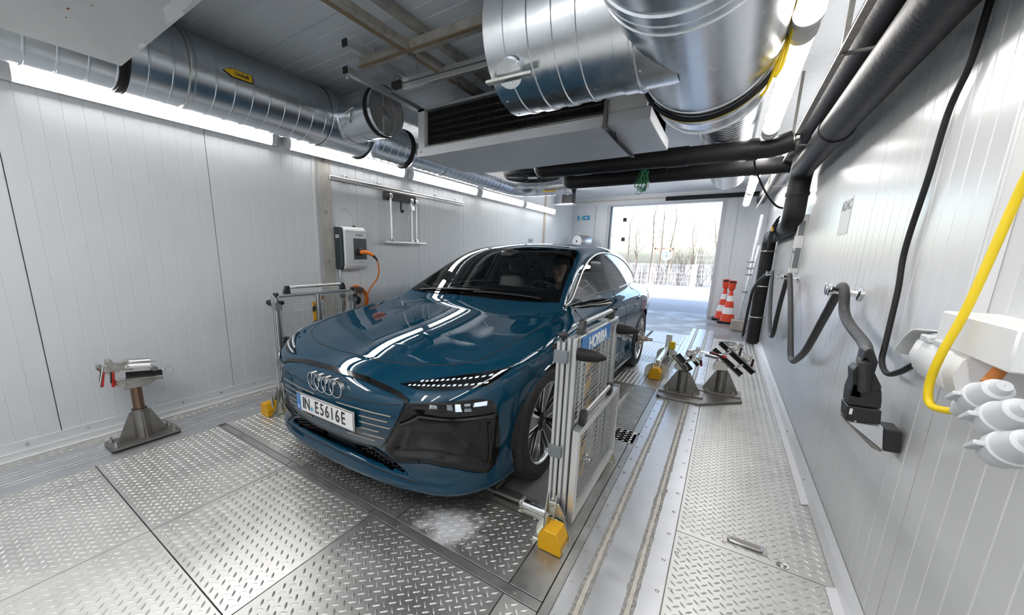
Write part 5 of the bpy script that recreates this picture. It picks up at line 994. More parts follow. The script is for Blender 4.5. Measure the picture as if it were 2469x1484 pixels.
for x in (-2.42, -1.28):
    MB().lathe([(.40, .0), (.40, -.03), (.385, -.035), (.375, -.03), (.375, 0)], (x, 5.0, 2.47), (0, 0, 1), 48).build('fan_ring', M_BLACK, t); MB().lathe([(.001, -.004), (.375, -.004)], (x, 5.0, 2.47), (0, 0, 1), 40).build('fan_opening', M_DARK, t)
    g = MB()
    for r in np.arange(.06, .38, .018): g.torus((x, 5.0, 2.436), (0, 0, 1), r, .0025, 40, 4)
    for k in range(8): g.bar((x+.05*math.cos(k*PI/4), 5.0+.05*math.sin(k*PI/4), 2.434), (x+.385*math.cos(k*PI/4), 5.0+.385*math.sin(k*PI/4), 2.434), .005, .005)
    g.build('fan_guard', M_BLACK, t, kind='stuff'); MB().lathe([(.001, 0), (.07, 0), (.08, .03)], (x, 5.0, 2.43), (0, 0, 1), 20).build('fan_hub', M_GREYBOX, t)
for x, y in ((-2.7, 5.0), (-1.0, 5.0)): MB().bar((x, y, 2.74), (x, y, ZC), .03, .004).build('hanger', M_ZINC, t)
# insulated pipes
def pipe(name, label, pts, r, seams=(), extra=None):
    t = thing(name, label, 'pipe', (pts[0][0], pts[0][1], min(p[2] for p in pts)-r))
    MB().tube(pts, r, 24).build('insulation', M_FOAM, t, ang=60)
    for a, b in seams: MB().cyl(a, b, r+.008, n=24).build('joint_sleeve', M_FOAM, t)
    return t
def elbow(a, b, c, r=.12, n=6):
    a, b, c = vec(a), vec(b), vec(c); u = unit_(a-b); w = unit_(c-b); return [b+u*r*(1-s)**2+w*r*s**2 for s in np.linspace(0, 1, n)]
def run(pts, r=.12):
    out = [vec(pts[0])]
    for i in range(1, len(pts)-1): out += elbow(pts[i-1], pts[i], pts[i+1], r)
    return out+[vec(pts[-1])]
pipe('insulated_pipe', 'front black insulated cross pipe spanning from the cooler to the wall pipes', run([(-1.96, 4.25, 2.48), (-1.96, 4.25, 2.345), (.20, 4.25, 2.325), (.33, 4.23, 2.36)], .06), .082, (((-.62, 4.25, 2.333), (-.44, 4.25, 2.331)), ((.02, 4.25, 2.327), (.10, 4.25, 2.326))))
pipe('insulated_pipe', 'rear black insulated cross pipe with the green wire bundle hanging on it', run([(-1.90, 5.0, 2.468), (-1.90, 5.0, 2.325), (.40, 5.0, 2.315)], .06), .08, (((-.75, 5.0, 2.328), (-.70, 5.0, 2.328)),))
pipe('insulated_pipe', 'thick black insulated pipe along the ribbed wall, dropping down to the floor', run([(.478, -1.6, 2.235), (.478, 4.0, 2.235), (.485, 4.93, 2.235), (.485, 4.93, 1.73), (.50, 7.52, 1.70), (.50, 7.52, .02)], .16), .088, (((.478, 3.45, 2.235), (.478, 3.70, 2.235)), ((.485, 4.93, 2.03), (.485, 4.93, 2.0)), ((.50, 7.1, 1.705), (.50, 7.3, 1.703))))
pipe('insulated_pipe', 'upper black insulated pipe close to the ceiling above the thick wall pipe', run([(.42, -1.6, 2.45), (.42, 4.6, 2.42), (.42, 6.2, 2.55), (.42, 10.2, 2.6)], .1), .085)
pipe('insulated_pipe', 'black insulated pipe along the top of the open gate', run([(-1.42, 10.22, 2.735), (.50, 10.22, 2.735)], .05), .05)
t = thing('pipe_support', 'rusty steel angle support running along the upper black pipe', 'bracket', (.33, 2.4, 2.2))
MB().bar((.322, .2, 2.345), (.322, 3.9, 2.335), .03, .012).build('angle_bar', M_RUST, t, smooth=False); MB().bar((.335, 4.0, 2.33), (.335, 9.5, 2.33), .022, .022).build('conduit', M_ZINC, t, smooth=False)
for y in (1.1, 2.55, 4.3, 6.5): MB().bar((.322, y, 2.33), (.322, y, ZC), .02, .02).bar((.322, y, 2.33), (.585, y, 2.33), .02, .012).build('support_arm', M_STEEL, t, smooth=False)
for y, z in ((7.52, 1.50), (7.52, .95), (7.52, .45)):
    o = MB().torus((.50, y, z), (0, 0, 1), .092, .008, 32, 6).bar((.60, y, z), (.62, y, z), .02, .02).build('pipe_clamp', M_ZINC); tag(o, '%s zinc clamp holding the black vertical pipe by the gate corner' % {1.50: 'upper', .95: 'middle', .45: 'lowest'}[z], 'clamp', 'pipe clamps')
# steel frame and aluminium rails under the ceiling
t = thing('ceiling_gantry', 'brown steel beam frame with aluminium rails under the ceiling', 'frame', (-2.05, 2.3, 2.7))
def chan(p0, p1, w, h, m, name, up=(0, 0, 1)):
    o = MB().bar(p0, p1, w, h, up).build(name, m, t, smooth=False, bevel=.002); return o
chan((-2.05, .9, 2.80), (-2.05, 3.15, 2.80), .05, .05, M_RUST, 'steel_beam'); MB().bar((-2.08, .9, 2.773), (-2.08, 3.15, 2.773), .028, .006).build('beam_flange', M_BROWN, t, smooth=False)
chan((-1.93, .9, 2.87), (-1.93, 3.15, 2.87), .05, .05, M_RUST, 'steel_beam'); chan((-1.93, 1.70, 2.86), (-1.0, 1.72, 2.86), .05, .05, M_RUST, 'steel_beam')
chan((-2.53, 2.16, 2.80), (-.95, 2.22, 2.80), .06, .07, M_RUST, 'steel_beam'); MB().bar((-2.53, 2.13, 2.765), (-.95, 2.19, 2.765), .03, .008).build('beam_flange', M_BROWN, t, smooth=False)
chan((-2.45, 2.52, 2.765), (-1.0, 2.60, 2.765), .045, .08, M_ALU, 'aluminium_rail'); MB().bar((-2.45, 2.497, 2.765), (-1.0, 2.577, 2.765), .004, .012).build('rail_groove', M_ALUD, t, smooth=False)
chan((-2.43, 1.93, 2.82), (-2.43, 2.50, 2.82), .045, .045, M_ALU, 'aluminium_rail'); MB().box((-2.43, 1.925, 2.82), (.046, .012, .046)).build('rail_cap', M_BLACK, t)
chan((-2.60, 2.06, 2.735), (-2.66, 2.98, 2.735), .045, .045, M_ALU, 'aluminium_rail'); MB().box((-2.60, 2.055, 2.735), (.046, .012, .046)).build('rail_cap', M_BLACK, t); MB().bar((-2.583, 2.06, 2.735), (-2.636, 2.98, 2.735), .004, .010).build('rail_groove', M_ALUD, t, smooth=False)
MB().bar((-2.655, 2.97, 2.735), (-2.60, 2.90, 2.62), .03, .05).build('rail_bracket', M_BLACK, t, smooth=False); MB().box((-2.50, 2.50, 2.765), (.10, .05, .05)).build('rail_joint', M_BLACK, t, bevel=.004)
for p in ((-2.60, 2.075, 2.69), (-2.63, 2.93, 2.68)): MB().torus(p, (1, .2, 0), .014, .005, 20, 8).build('ring_bolt', M_ZINC, t)
for y in (2.2, 2.75, 3.1): MB().box((-2.05, y, 2.765), (.03, .05, .03)).build('beam_clip', M_STEEL, t)
for x, y in ((-2.05, 1.0), (-2.05, 3.0), (-1.93, 1.4), (-2.4, 2.16), (-1.2, 2.2), (-2.3, 2.53), (-1.2, 2.59), (-2.43, 2.2), (-2.63, 2.6)): MB().cyl((x, y, 2.79), (x, y, ZC), .008, n=8).build('hanger_rod', M_ZINC, t)
o = MB().cyl((-1.62, 1.28, 2.880), (-1.33, 2.20, 2.880), .016, n=14).build('power_cable', M_RUBBER); tag(o, 'dark cable with red tape fixed to the ceiling beside the brown beam', 'cable'); MB().cyl((-1.545, 1.52, 2.880), (-1.525, 1.585, 2.880), .018, n=14).build('red_tape', M_RED, o)
# white box, upper corner
o = MB().bx(-3.02, -1.88, -.4, .842, 2.40, 2.85).build('ceiling_box', mat('peeling_white', (.70, .71, .70), .5, var=.03, vscale=3), bevel=.003); tag(o, 'big pale box with peeling paint hanging in front of the spiral duct', 'box')
r2 = np.random.default_rng(5)
for k, (x, y, s) in enumerate(((-2.10, .80, .06), (-2.18, .815, .05), (-2.02, .79, .05), (-2.62, .825, .02), (-2.25, .82, .02))):
    n = 11; pl_ = [(x+s*(1+.5*r2.random())*math.cos(2*PI*i/n)*1.2, min(.84, y+s*.55*(.6+.7*r2.random())*math.sin(2*PI*i/n))) for i in range(n)]
    MB().add([(x, y, 2.3986)]+[(a_, b_, 2.3988) for a_, b_ in pl_], [(0, (i+1) % n+1, i+1) for i in range(n)]).build('paint_flake', M_SIGNW, o, smooth=False)
for x, y, s in ((-2.52, .55, .010), (-2.40, .60, .005), (-2.62, .56, .006)): MB().prism([(x+s*math.cos(i), y+s*.5*math.sin(i)) for i in range(6)], (0, 0, 2.399), (1, 0, 0), (0, 1, 0), (0, 0, 1), .001).build('rust_spot', mat('rust', (.25, .08, .02), .7), o, smooth=False)
MB().bx(-2.9, -2.86, 0, .04, 2.85, ZC).bx(-2.1, -2.06, .4, .44, 2.85, ZC).build('hanger', M_ZINC, o, smooth=False)
# wire bundles
t = thing('wire_bundle', 'bundle of thin green wires hanging over the rear black cross pipe', 'cable', (-.93, 4.9, 2.1)); g = MB(); r3 = np.random.default_rng(2)
for k in range(9):
    a = r3.normal(0, .02, 8); g.tube(smoothpath([(-.93+a[0]*.3, 5.0, 2.42), (-.95+a[1], 4.90, 2.38), (-.97+a[2]*1.5, 4.895, 2.28), (-.96+a[3]*1.5, 4.895, 2.17+a[4]), (-.93+a[5], 4.895, 2.15+a[4]), (-.91+a[6], 4.895, 2.22), (-.92+a[7], 4.90, 2.36)], 5), .0035, 5)
g.build('green_wire', M_GREEN, t, kind='stuff'); MB().box((-.885, 4.89, 2.20), (.03, .015, .07)).build('wire_connector', M_WHITE2, t, bevel=.003)
t = thing('cable_bundle', 'coiled black cable bundle hung on the lower black pipe bend', 'cable', (.46, 5.5, 1.55)); g = MB()
for k in range(8):
    a = r3.normal(0, .03, 8); g.tube(smoothpath([(.40, 5.25+a[0], 1.83), (.385, 5.45+a[1]*2, 1.77+a[2]*.5), (.38, 5.75+a[3]*2, 1.66+a[4]), (.385, 5.9+a[5]*2, 1.52+a[6]), (.385, 5.7+a[7]*2, 1.58), (.39, 5.45, 1.70), (.40, 5.27, 1.80)], 5), .008, 6)
g.build('black_cable', M_RUBBER, t, kind='stuff'); MB().box((.375, 5.5, 1.72), (.02, .07, .05)).build('cable_label', M_YSIGN, t)
o = MB().tube(smoothpath([(.06, 4.33, 2.42), (.10, 4.6, 2.25), (.22, 4.85, 2.05), (.33, 5.0, 1.93), (.40, 5.05, 1.90)], 6), .009, 8).build('hanging_cable', M_RUBBER); tag(o, 'loose black cable dropping from the front cross pipe to the wall pipe', 'cable')
# box and small rear devices
t = thing('speaker_box', 'black box on a grey bracket high up in the far corner', 'speaker', (-3.4, 9.0, 2.55)); MB().bx(-3.53, -3.28, 8.95, 9.2, 2.60, 2.86).build('speaker_body', M_BLACK, t, bevel=.01); MB().bx(-3.75, -3.26, 8.96, 9.2, 2.57, 2.60).build('shelf', M_LGREYP, t, smooth=False)
# ---------------------------------------------------------------- right wall fittings
t = thing('cable_trunking', 'white vertical cable trunking on the ribbed wall above the sockets', 'trunking', (XR, 1.6, 1.15)); MB().bx(XR-.035, XR, 1.585, 1.622, 1.16, ZC).build('trunking', M_WHITE2, t, bevel=.002); MB().bx(XR-.037, XR-.03, 1.60, 1.604, 1.16, ZC).build('trunking_lid_seam', M_LGREYP, t, smooth=False)
t = thing('wall_socket', 'white wall socket with raised flap holding the black plug', 'socket', (XR, 1.5, 1.03))
pr = [(0, 0), (-.055, .0), (-.10, .03), (-.115, .075), (-.105, .12), (-.075, .148), (0, .155)]
MB().prism(pr, (XR, 1.42, 1.045), (1, 0, 0), (0, 0, 1), (0, 1, 0), .16).build('socket_body', M_WHITE2, t, ang=50, bevel=.004); MB().prism([(a*.94, .006+b*.92) for a, b in pr], (XR, 1.58, 1.045), (1, 0, 0), (0, 0, 1), (0, 1, 0), .055).build('socket_collar', M_WHITE2, t, ang=50); MB().prism([(a*.96, .004+b*.95) for a, b in pr], (XR, 1.36, 1.045), (1, 0, 0), (0, 0, 1), (0, 1, 0), .06).build('socket_back', M_WHITE2, t, ang=50)
V = [(XR-x, 1.62+.13*s, 1.195-.10*s**1.7+.004*k) for s in np.linspace(0, 1, 7) for x in (.0, .11) for k in (0, 1)]; F = []
for i in range(6): a = i*4; F += [(a, a+4, a+6, a+2), (a+1, a+3, a+7, a+5), (a, a+1, a+5, a+4), (a+2, a+6, a+7, a+3)]
MB().add(V, F+[(0, 2, 3, 1), (24, 25, 27, 26)]).build('socket_flap', M_WHITE2, t, ang=50); MB().cyl((XR-.06, 1.63, 1.115), (XR-.06, 1.67, 1.10), .028, n=16).build('plug', M_BLACK, t)
for y in (1.445, 1.53): MB().bx(XR-.112, XR-.09, y, y+.05, 1.172, 1.19).build('socket_latch', M_LENS if 0 else M_LGREYP, t, bevel=.003)
t = thing('junction_box', 'white junction box on the ribbed wall with an orange cable below', 'box', (XR, 1.38, 1.16)); MB().bx(XR-.10, XR, 1.20, 1.525, 1.175, 1.265).build('box_body', M_WHITE2, t, bevel=.004); MB().tube(smoothpath([(XR-.06, 1.31, 1.18), (XR-.07, 1.30, 1.155), (XR-.085, 1.285, 1.13)], 4), .012, 10).build('cable', mat('orange_brown', (.55, .20, .05), .5), t)
o = MB().tube(smoothpath([(.575, 1.93, 2.9), (.58, 1.97, 2.45), (.58, 1.998, 2.199), (.58, 2.028, 2.037), (.582, 2.114, 1.913), (.583, 2.153, 1.699), (.583, 2.209, 1.442), (.58, 2.169, 1.279), (.57, 2.125, 1.08), (.56, 2.08, 1.0), (.555, 1.98, .975), (.548, 1.85, 1.015), (.54, 1.75, 1.06), (.54, 1.67, 1.10)], 8), .0095, 10).build('black_cable', M_RUBBER); tag(o, 'black cable hanging down the ribbed wall into the white socket', 'cable')
o = MB().tube(smoothpath([(.20, .85, 2.9), (.25, .92, 2.3), (.40, 1.08, 1.95), (.49, 1.24, 1.72), (.50, 1.33, 1.562), (.48, 1.35, 1.3), (.462, 1.36, 1.168), (.462, 1.375, 1.085), (.47, 1.36, 1.04), (.49, 1.297, 1.051)], 8), .0085, 10).build('yellow_cable', M_YEL2); tag(o, 'bright yellow cable looping down the ribbed wall to a grey plug', 'cable')
def coupler(lab, y, z, sc, stub):
    t = thing('cable_coupler', lab, 'plug', (.49, y, z-.05), 'grey plugs below the junction box'); d = unit_(vec((0, .17, -.13))); P = vec((.49, y, z)); L = lambda a, r: (r*sc, a*sc)
    MB().lathe([L(-.075, .001), L(-.075, .014), L(-.055, .020), L(-.05, .028), L(-.02, .033), L(0, .036), L(.004, .040), L(.03, .040), L(.034, .036), L(.06, .034), L(.06, .001)], P, d, 20).build('coupler_body', M_LGREYP, t, ang=35); MB().bar(P+vec((-.04, 0, .0))*sc+d*.005, P+vec((-.04, 0, 0))*sc+d*.05*sc, .03*sc, .012*sc).build('locking_lug', M_LGREYP, t, bevel=.002)
    if stub: MB().lathe([L(.06, .018), L(.075, .026), L(.10, .026), L(.105, .018), L(.135, .016), L(.14, .001)], P, d, 14).build('cable_gland', M_LGREYP, t, ang=30)
    return t
coupler('grey plug on the yellow cable, upper one of the row under the junction box', 1.215, 1.118, .80, True); coupler('grey plug in the middle of the row under the junction box', 1.135, 1.10, .85, False); coupler('lowest grey plug of the row under the junction box', 1.09, 1.055, .85, False)
t = thing('notice', 'translucent notice sheet with grey capitals taped on the ribbed wall', 'poster', (XR-.002, 3.42, 1.555)); MB().bx(XR-.003, XR-.0005, 3.295, 3.545, 1.555, 1.785).build('notice_sheet', mat('notice_paper', (.66, .66, .65), .45), t, smooth=False); text('notice_text', 'ADAC', .088, M_GREYP, t, (XR-.0035, 3.42, 1.735), (0, -1, 0), (0, 0, 1), bold=.0015)
t = thing('wall_channel', 'white upright channel box with cut-outs on the ribbed wall', 'trunking', (XR, 5.0, 1.25)); MB().bx(.535, XR, 4.93, 5.06, 1.25, 1.82).build('channel', M_WHITE, t, bevel=.004)
for z0, z1 in ((1.62, 1.76), (1.30, 1.50)): MB().bx(.545, .59, 4.9285, 4.9305, z0, z1).bx(.5335, .5355, 4.96, 5.03, z0, z1).build('cut_out', M_GREYP, t, smooth=False)
MB().bx(.53, .545, 4.92, 4.97, 1.45, 1.47).build('channel_clip', M_STEEL, t, smooth=False)
hk = [(6.6, 1.185, 'far hose hook on the ribbed wall, closest to the gate'), (4.82, 1.215, 'middle chrome hose hook on the ribbed wall'), (2.74, 1.235, 'nearest chrome hose hook on the ribbed wall')]
for y, z, lab in hk:
    t = thing('hose_hook', lab, 'hook', (XR, y, z), 'hose hooks on the ribbed wall'); MB().lathe([(.034, 0), (.034, .006), (.016, .012), (.014, .10), (.026, .115), (.034, .12), (.034, .126), (.001, .13)], (XR, y, z-.02), (-1, 0, .12), 20).build('hook_arm', M_CHROME, t)
    MB().prism([(.035*math.cos(a), .035*math.sin(a)) for a in np.linspace(0, 2*PI, 14)[:-1]], (XR-.13, y, z), (0, 1, 0), (0, 0, 1), (-1, 0, .3), .008).build('hook_tip', M_CHROME, t, bevel=.002)
HOSEP = [(7.665, .742), (6.95, 1.13), (6.72, 1.19), (6.6, 1.205), (6.48, 1.17), (6.044, .782), (5.62, .534), (5.40, .505), (5.24, .577), (5.14, .879), (4.95, 1.17), (4.82, 1.235), (4.70, 1.18), (4.318, .934), (3.913, .636), (3.78, .60), (3.64, .63), (3.335, .775), (3.029, 1.023), (2.82, 1.2), (2.74, 1.255), (2.66, 1.22), (2.60, 1.14), (2.462, 1.09), (2.2, 1.05)]
o = MB().tube(smoothpath([(.39, 8.15, .03), (.385, 7.95, .10), (.385, 7.62, .62), (.39, 7.30, .92), (.47, 6.95, 1.13)]+[(.525, a, b) for a, b in HOSEP[2:]]+[(.49, 2.0, 1.045), (.462, 1.88, 1.03), (.456, 1.835, 1.01)], 8), .0215, 14).build('heated_hose', M_HOSE); tag(o, 'thick black hose draped in loops over the three wall hooks', 'hose')
# sampling probe at the hose end
t = thing('sampling_probe', 'black hand probe with silver wedge head hanging at the hose end', 'probe', (.48, 1.85, .72)); PY0 = 1.84
def pp(poly, name, m, d=.07, y=PY0, bevel=.003): return MB().prism(poly, (0, y, 0), (1, 0, 0), (0, 0, 1), (0, 1, 0), d).build(name, m, t, smooth=False, bevel=bevel)
pp([(.449, 1.075), (.455, 1.086), (.468, 1.086), (.488, 1.04), (.486, 1.0), (.510, .955), (.513, .93), (.472, .93), (.470, .99), (.462, 1.045), (.452, 1.05), (.445, 1.02)], 'probe_grip', M_BLACK); pp([(.428, 1.0), (.440, 1.02), (.452, 1.0), (.458, .94), (.47, .90), (.436, .90), (.436, .955)], 'probe_arm', M_BLACK)
pp([(.438, .955), (.472, .93), (.513, .94), (.520, .90), (.522, .872), (.438, .868), (.434, .92)], 'probe_body', M_BLACK, .085); pp([(.435, .864), (.524, .868), (.530, .815), (.441, .809)], 'probe_collar', M_BLACK, .09, PY0-.004)
MB().cyl((.452, PY0-.012, 1.035), (.466, PY0-.012, .93), .017, n=14).build('hose_sleeve', M_HOSE, t)
pp([(.445, .804), (.538, .808), (.550, .722)], 'wedge_head', mat('silver_sheet', (.72, .74, .77), .28, .6), .08, PY0-.004, .001); pp([(.436, .808), (.444, .804), (.550, .720), (.545, .714), (.520, .724)], 'wedge_seal', M_STEEL, .08, PY0-.006, .001)
pp([(.540, .804), (.586, .806), (.594, .722), (.550, .720)], 'head_pad', M_BLACK, .085, PY0-.006, .004); MB().bx(.443, .451, PY0-.006, PY0-.004, .835, .857).build('probe_label', M_SIGNW, t, smooth=False)
for x in (.463, .522): MB().cyl((x, PY0-.01, .8125), (x, PY0, .8125), .004, n=8).build('screw_head', M_STAIN, t)
# cones, post and tubes by the gate
def cone(x, y, lab):
    t = thing('traffic_cone', lab, 'cone', (x, y, .01), 'traffic cones by the gate'); MB().bx(x-.18, x+.18, y-.18, y+.18, .01, .045).build('cone_base', M_RUBBER, t, bevel=.012)
    rr = lambda z: .135-.115*z/.72
    for i, (a, b) in enumerate(((0, .16), (.16, .30), (.30, .43), (.43, .55), (.55, .72))): MB().lathe([(rr(a), .045+a), (rr(b), .045+b)], (x, y, 0), (0, 0, 1), 28).build('cone_band', (mat('cone_red', (.75, .06, .02), .45) if i % 2 == 0 else M_SIGNW), t)
    MB().lathe([(.03, .70), (.06, .74), (.065, .82), (.075, .86), (.07, .91), (.001, .92)], (x, y, 0), (0, 0, 1), 16).build('cone_lamp', MATS['cone_red'], t, ang=30); MB().box((x, y-.05, .885), (.12, .06, .04)).build('lamp_handle', M_BLACK, t, bevel=.008)
cone(.14, 9.58, 'front red and white traffic cone with lamp head beside the gate'); cone(.03, 9.98, 'rear red and white traffic cone half hidden behind the other')
t = thing('tube_post', 'upright pair of grey tubes with clamps on a concrete foot near the cones', 'post', (.33, 8.75, 0)); MB().bx(.20, .46, 8.62, 8.86, .008, .20).build('concrete_foot', mat('foot_concrete', (.42, .38, .34), .8, var=.2, vscale=12), t, bevel=.006); MB().cyl((.33, 8.75, .15), (.42, 8.9, 2.18), .028, n=16).build('tube', M_GALV, t); MB().cyl((.37, 8.82, .5), (.46, 8.97, 1.62), .024, n=16).build('tube', M_GALV, t)
for z, dx in ((1.32, 0), (1.20, .01), (1.08, .0)): MB().box((.36+dx, 8.80, z), (.12, .05, .035)).build('tube_clamp', M_STAIN, t, bevel=.006)
MB().box((.34, 8.77, .75), (.09, .09, .03)).build('tube_clamp', M_STAIN, t)
# ---------------------------------------------------------------- outside
gr = struct(MB().bx(-40, 40, YR+.25, 80, -.20, -.03).build('ground_outside', M_ASPH, smooth=False))
pv = MB()
for j in range(17):
    for i in range(32):
        x = -4.2+i*.205+(.1 if j % 2 else 0); y = 10.70+j*.105; pv.bx(x, x+.198, y, y+.098, -.05, -.022)
pvo = pv.build('paving_strip', M_PAV, gr, smooth=False, kind='stuff')
MB().bx(-40, 40, 19.25, 19.45, -.05, .05).build('kerb', M_CONC, gr, smooth=False)
M_FENCE = mat('fence_zinc', (.30, .31, .33), .5, .3)
for k in range(6):
    x0 = -12.2+k*2.2; tall = x0 > -2; hgt = 1.55 if tall else .85
    t = thing('fence_panel', ['mesh fence panel at the far edge of the street, first from the gate post side', 'second mesh fence panel along the street', 'third mesh fence panel along the street', 'low mesh fence panel behind the car roof line', 'low mesh fence panel left of the white gate pillar', 'tall mesh fence panel right of the white gate pillar'][k], 'fence', (x0+1.1, 19.5, 0), 'street fence panels'); b = MB()
    for i in range(44): b.bx(x0+i*.05, x0+i*.05+.008, 19.5, 19.508, .02, hgt)
    b.build('upright_wires', M_FENCE, t, smooth=False, kind='stuff')
    for z in np.arange(.05, hgt, .2): MB().bx(x0, x0+2.2, 19.49, 19.52, z, z+.014).build('cross_wire', M_FENCE, t, smooth=False)
    MB().bx(x0-.03, x0+.03, 19.5, 19.55, -.02, hgt+.05).build('fence_post', M_FENCE, t, smooth=False)
o = MB().bx(-1.32, -1.08, 19.3, 19.5, -.02, 1.05).build('gate_pillar', M_WHITE, bevel=.01); tag(o, 'white square gate pillar standing in the street fence', 'pillar')
def roadsign(lab, x, y, z, r, kind):
    t = thing('road_sign', lab, 'sign', (x, y, 0)); MB().cyl((x, y, -.02), (x, y, z), .03, n=10).build('sign_pole', M_GALV, t)
    if kind == 0:
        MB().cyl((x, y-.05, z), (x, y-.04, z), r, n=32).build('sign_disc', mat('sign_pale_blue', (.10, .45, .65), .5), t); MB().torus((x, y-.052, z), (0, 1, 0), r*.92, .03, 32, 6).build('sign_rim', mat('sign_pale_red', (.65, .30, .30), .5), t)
        for s in (1, -1): MB().bar((x-r*.6, y-.055, z-s*r*.6), (x+r*.6, y-.055, z+s*r*.6), .004, .06, up=(0, 0, 1)).build('sign_cross', M_SIGNW, t, smooth=False)
    else:
        MB().bx(x-.30, x+.30, y-.05, y-.04, z-.62, z).build('sign_board', M_BLUE, t, smooth=False); text('sign_letter', 'P', .34, M_SIGNW, t, (x, y-.052, z-.20), (1, 0, 0), (0, 0, 1), bold=.006); MB().bx(x-.30, x+.30, y-.05, y-.04, z-.80, z-.64).build('sign_strip', M_SIGNW, t, smooth=False); MB().bx(x-.30, x+.30, y-.05, y-.04, z-1.0, z-.82).build('sign_strip', M_RED, t, smooth=False)
roadsign('round blue no stopping sign behind the street fence', -2.46, 19.9, 1.40, .21, 0); roadsign('blue parking sign board at the edge of the gate opening', -.20, 19.7, 1.42, .3, 1)
M_TWIG = mat('twig_brown', (.10, .08, .06), .8, var=.3); M_BARK = mat('bark_grey', (.13, .11, .09), .8, var=.3)
r4 = np.random.default_rng(11)
def twiggy(b, p, d, L, r, lvl):
    q = [vec(p)]; d = vec(d)
    for i in range(4): d = unit_(d+r4.normal(0, .10, 3)); q.append(q[-1]+d*L/4)
    b.tube(q, [r*(1-.15*i) for i in range(5)], 4, cap=False)
    if lvl:
        for k in range(3 if lvl > 1 else 4): j = r4.integers(1, 5); e = unit_(d+r4.normal(0, .55, 3)+vec((0, 0, .2))); twiggy(b, q[j], e, L*.5, r*.5, lvl-1)
treex = [(-4.9, 23, 4.2), (-4.2, 22, 3.2), (-3.55, 22.5, 4.6), (-3.05, 22, 4.6), (-2.7, 22.6, 4.4), (-1.6, 23, 3.4), (-.6, 24, 3.8), (-6.2, 24, 5)]
labs = ['thin bare tree on the left side of the gate view', 'short thin bare tree next to the leftmost one', 'tall thin bare tree behind the no stopping sign pole, left of three', 'tall thin bare tree in the middle of three by the round sign', 'tall thin bare tree right of three by the round sign', 'bare sapling behind the white gate pillar', 'bare tree behind the parking sign', 'bare tree hidden beyond the car roof']
for (x, y, h), lab in zip(treex, labs):
    t = thing('bare_tree', lab, 'tree', (x, y, 0), 'bare trees across the street'); MB().tube([(x, y, -.05), (x+.05, y, h*.4), (x+r4.normal(0, .15), y, h*.75), (x+r4.normal(0, .2), y, h)], [.034, .03, .022, .01], 6).build('trunk', M_BARK, t); b = MB()
    for k in range(9): zz = h*(.35+.07*k); twiggy(b, (x+.04, y, zz), unit_(vec((r4.normal(0, .7), r4.normal(0, .5), 1))), .8, .012, 1)
    b.build('branches', M_TWIG, t, kind='stuff')
for k in range(9):
    x = -7+k*.85; t = thing('bare_shrub', ['bare twiggy shrub %s behind the street fence' % w for w in ('far out', 'beyond the car roof', 'near the car roof', 'left of the tall trees', 'under the tall trees', 'by the round sign', 'left of the white pillar', 'behind the white pillar', 'behind the parking sign')][k], 'shrub', (x, 20.6, 0), 'bare shrubs behind the fence'); b = MB(); hh = 1.1 if k < 6 else 1.7
    for i in range(26): twiggy(b, (x+r4.normal(0, .16), 20.6+.25*(k % 2)+r4.normal(0, .1), 0), unit_(vec((r4.normal(0, .16), r4.normal(0, .14), 1))), hh*(.6+.4*r4.random()), .010, 1)
    b.build('twigs', M_TWIG, t, kind='stuff')
o = MB().bx(-3.4, -2.4, 22.2, 22.25, 1.74, 1.82).bx(-3.35, -3.30, 22.2, 22.25, -.03, 1.8).bx(-2.5, -2.45, 22.2, 22.25, -.03, 1.8).build('wooden_rack', mat('weathered_wood', (.24, .20, .17), .8, var=.2)); tag(o, 'weathered wooden crossbar frame among the bare trees', 'frame')
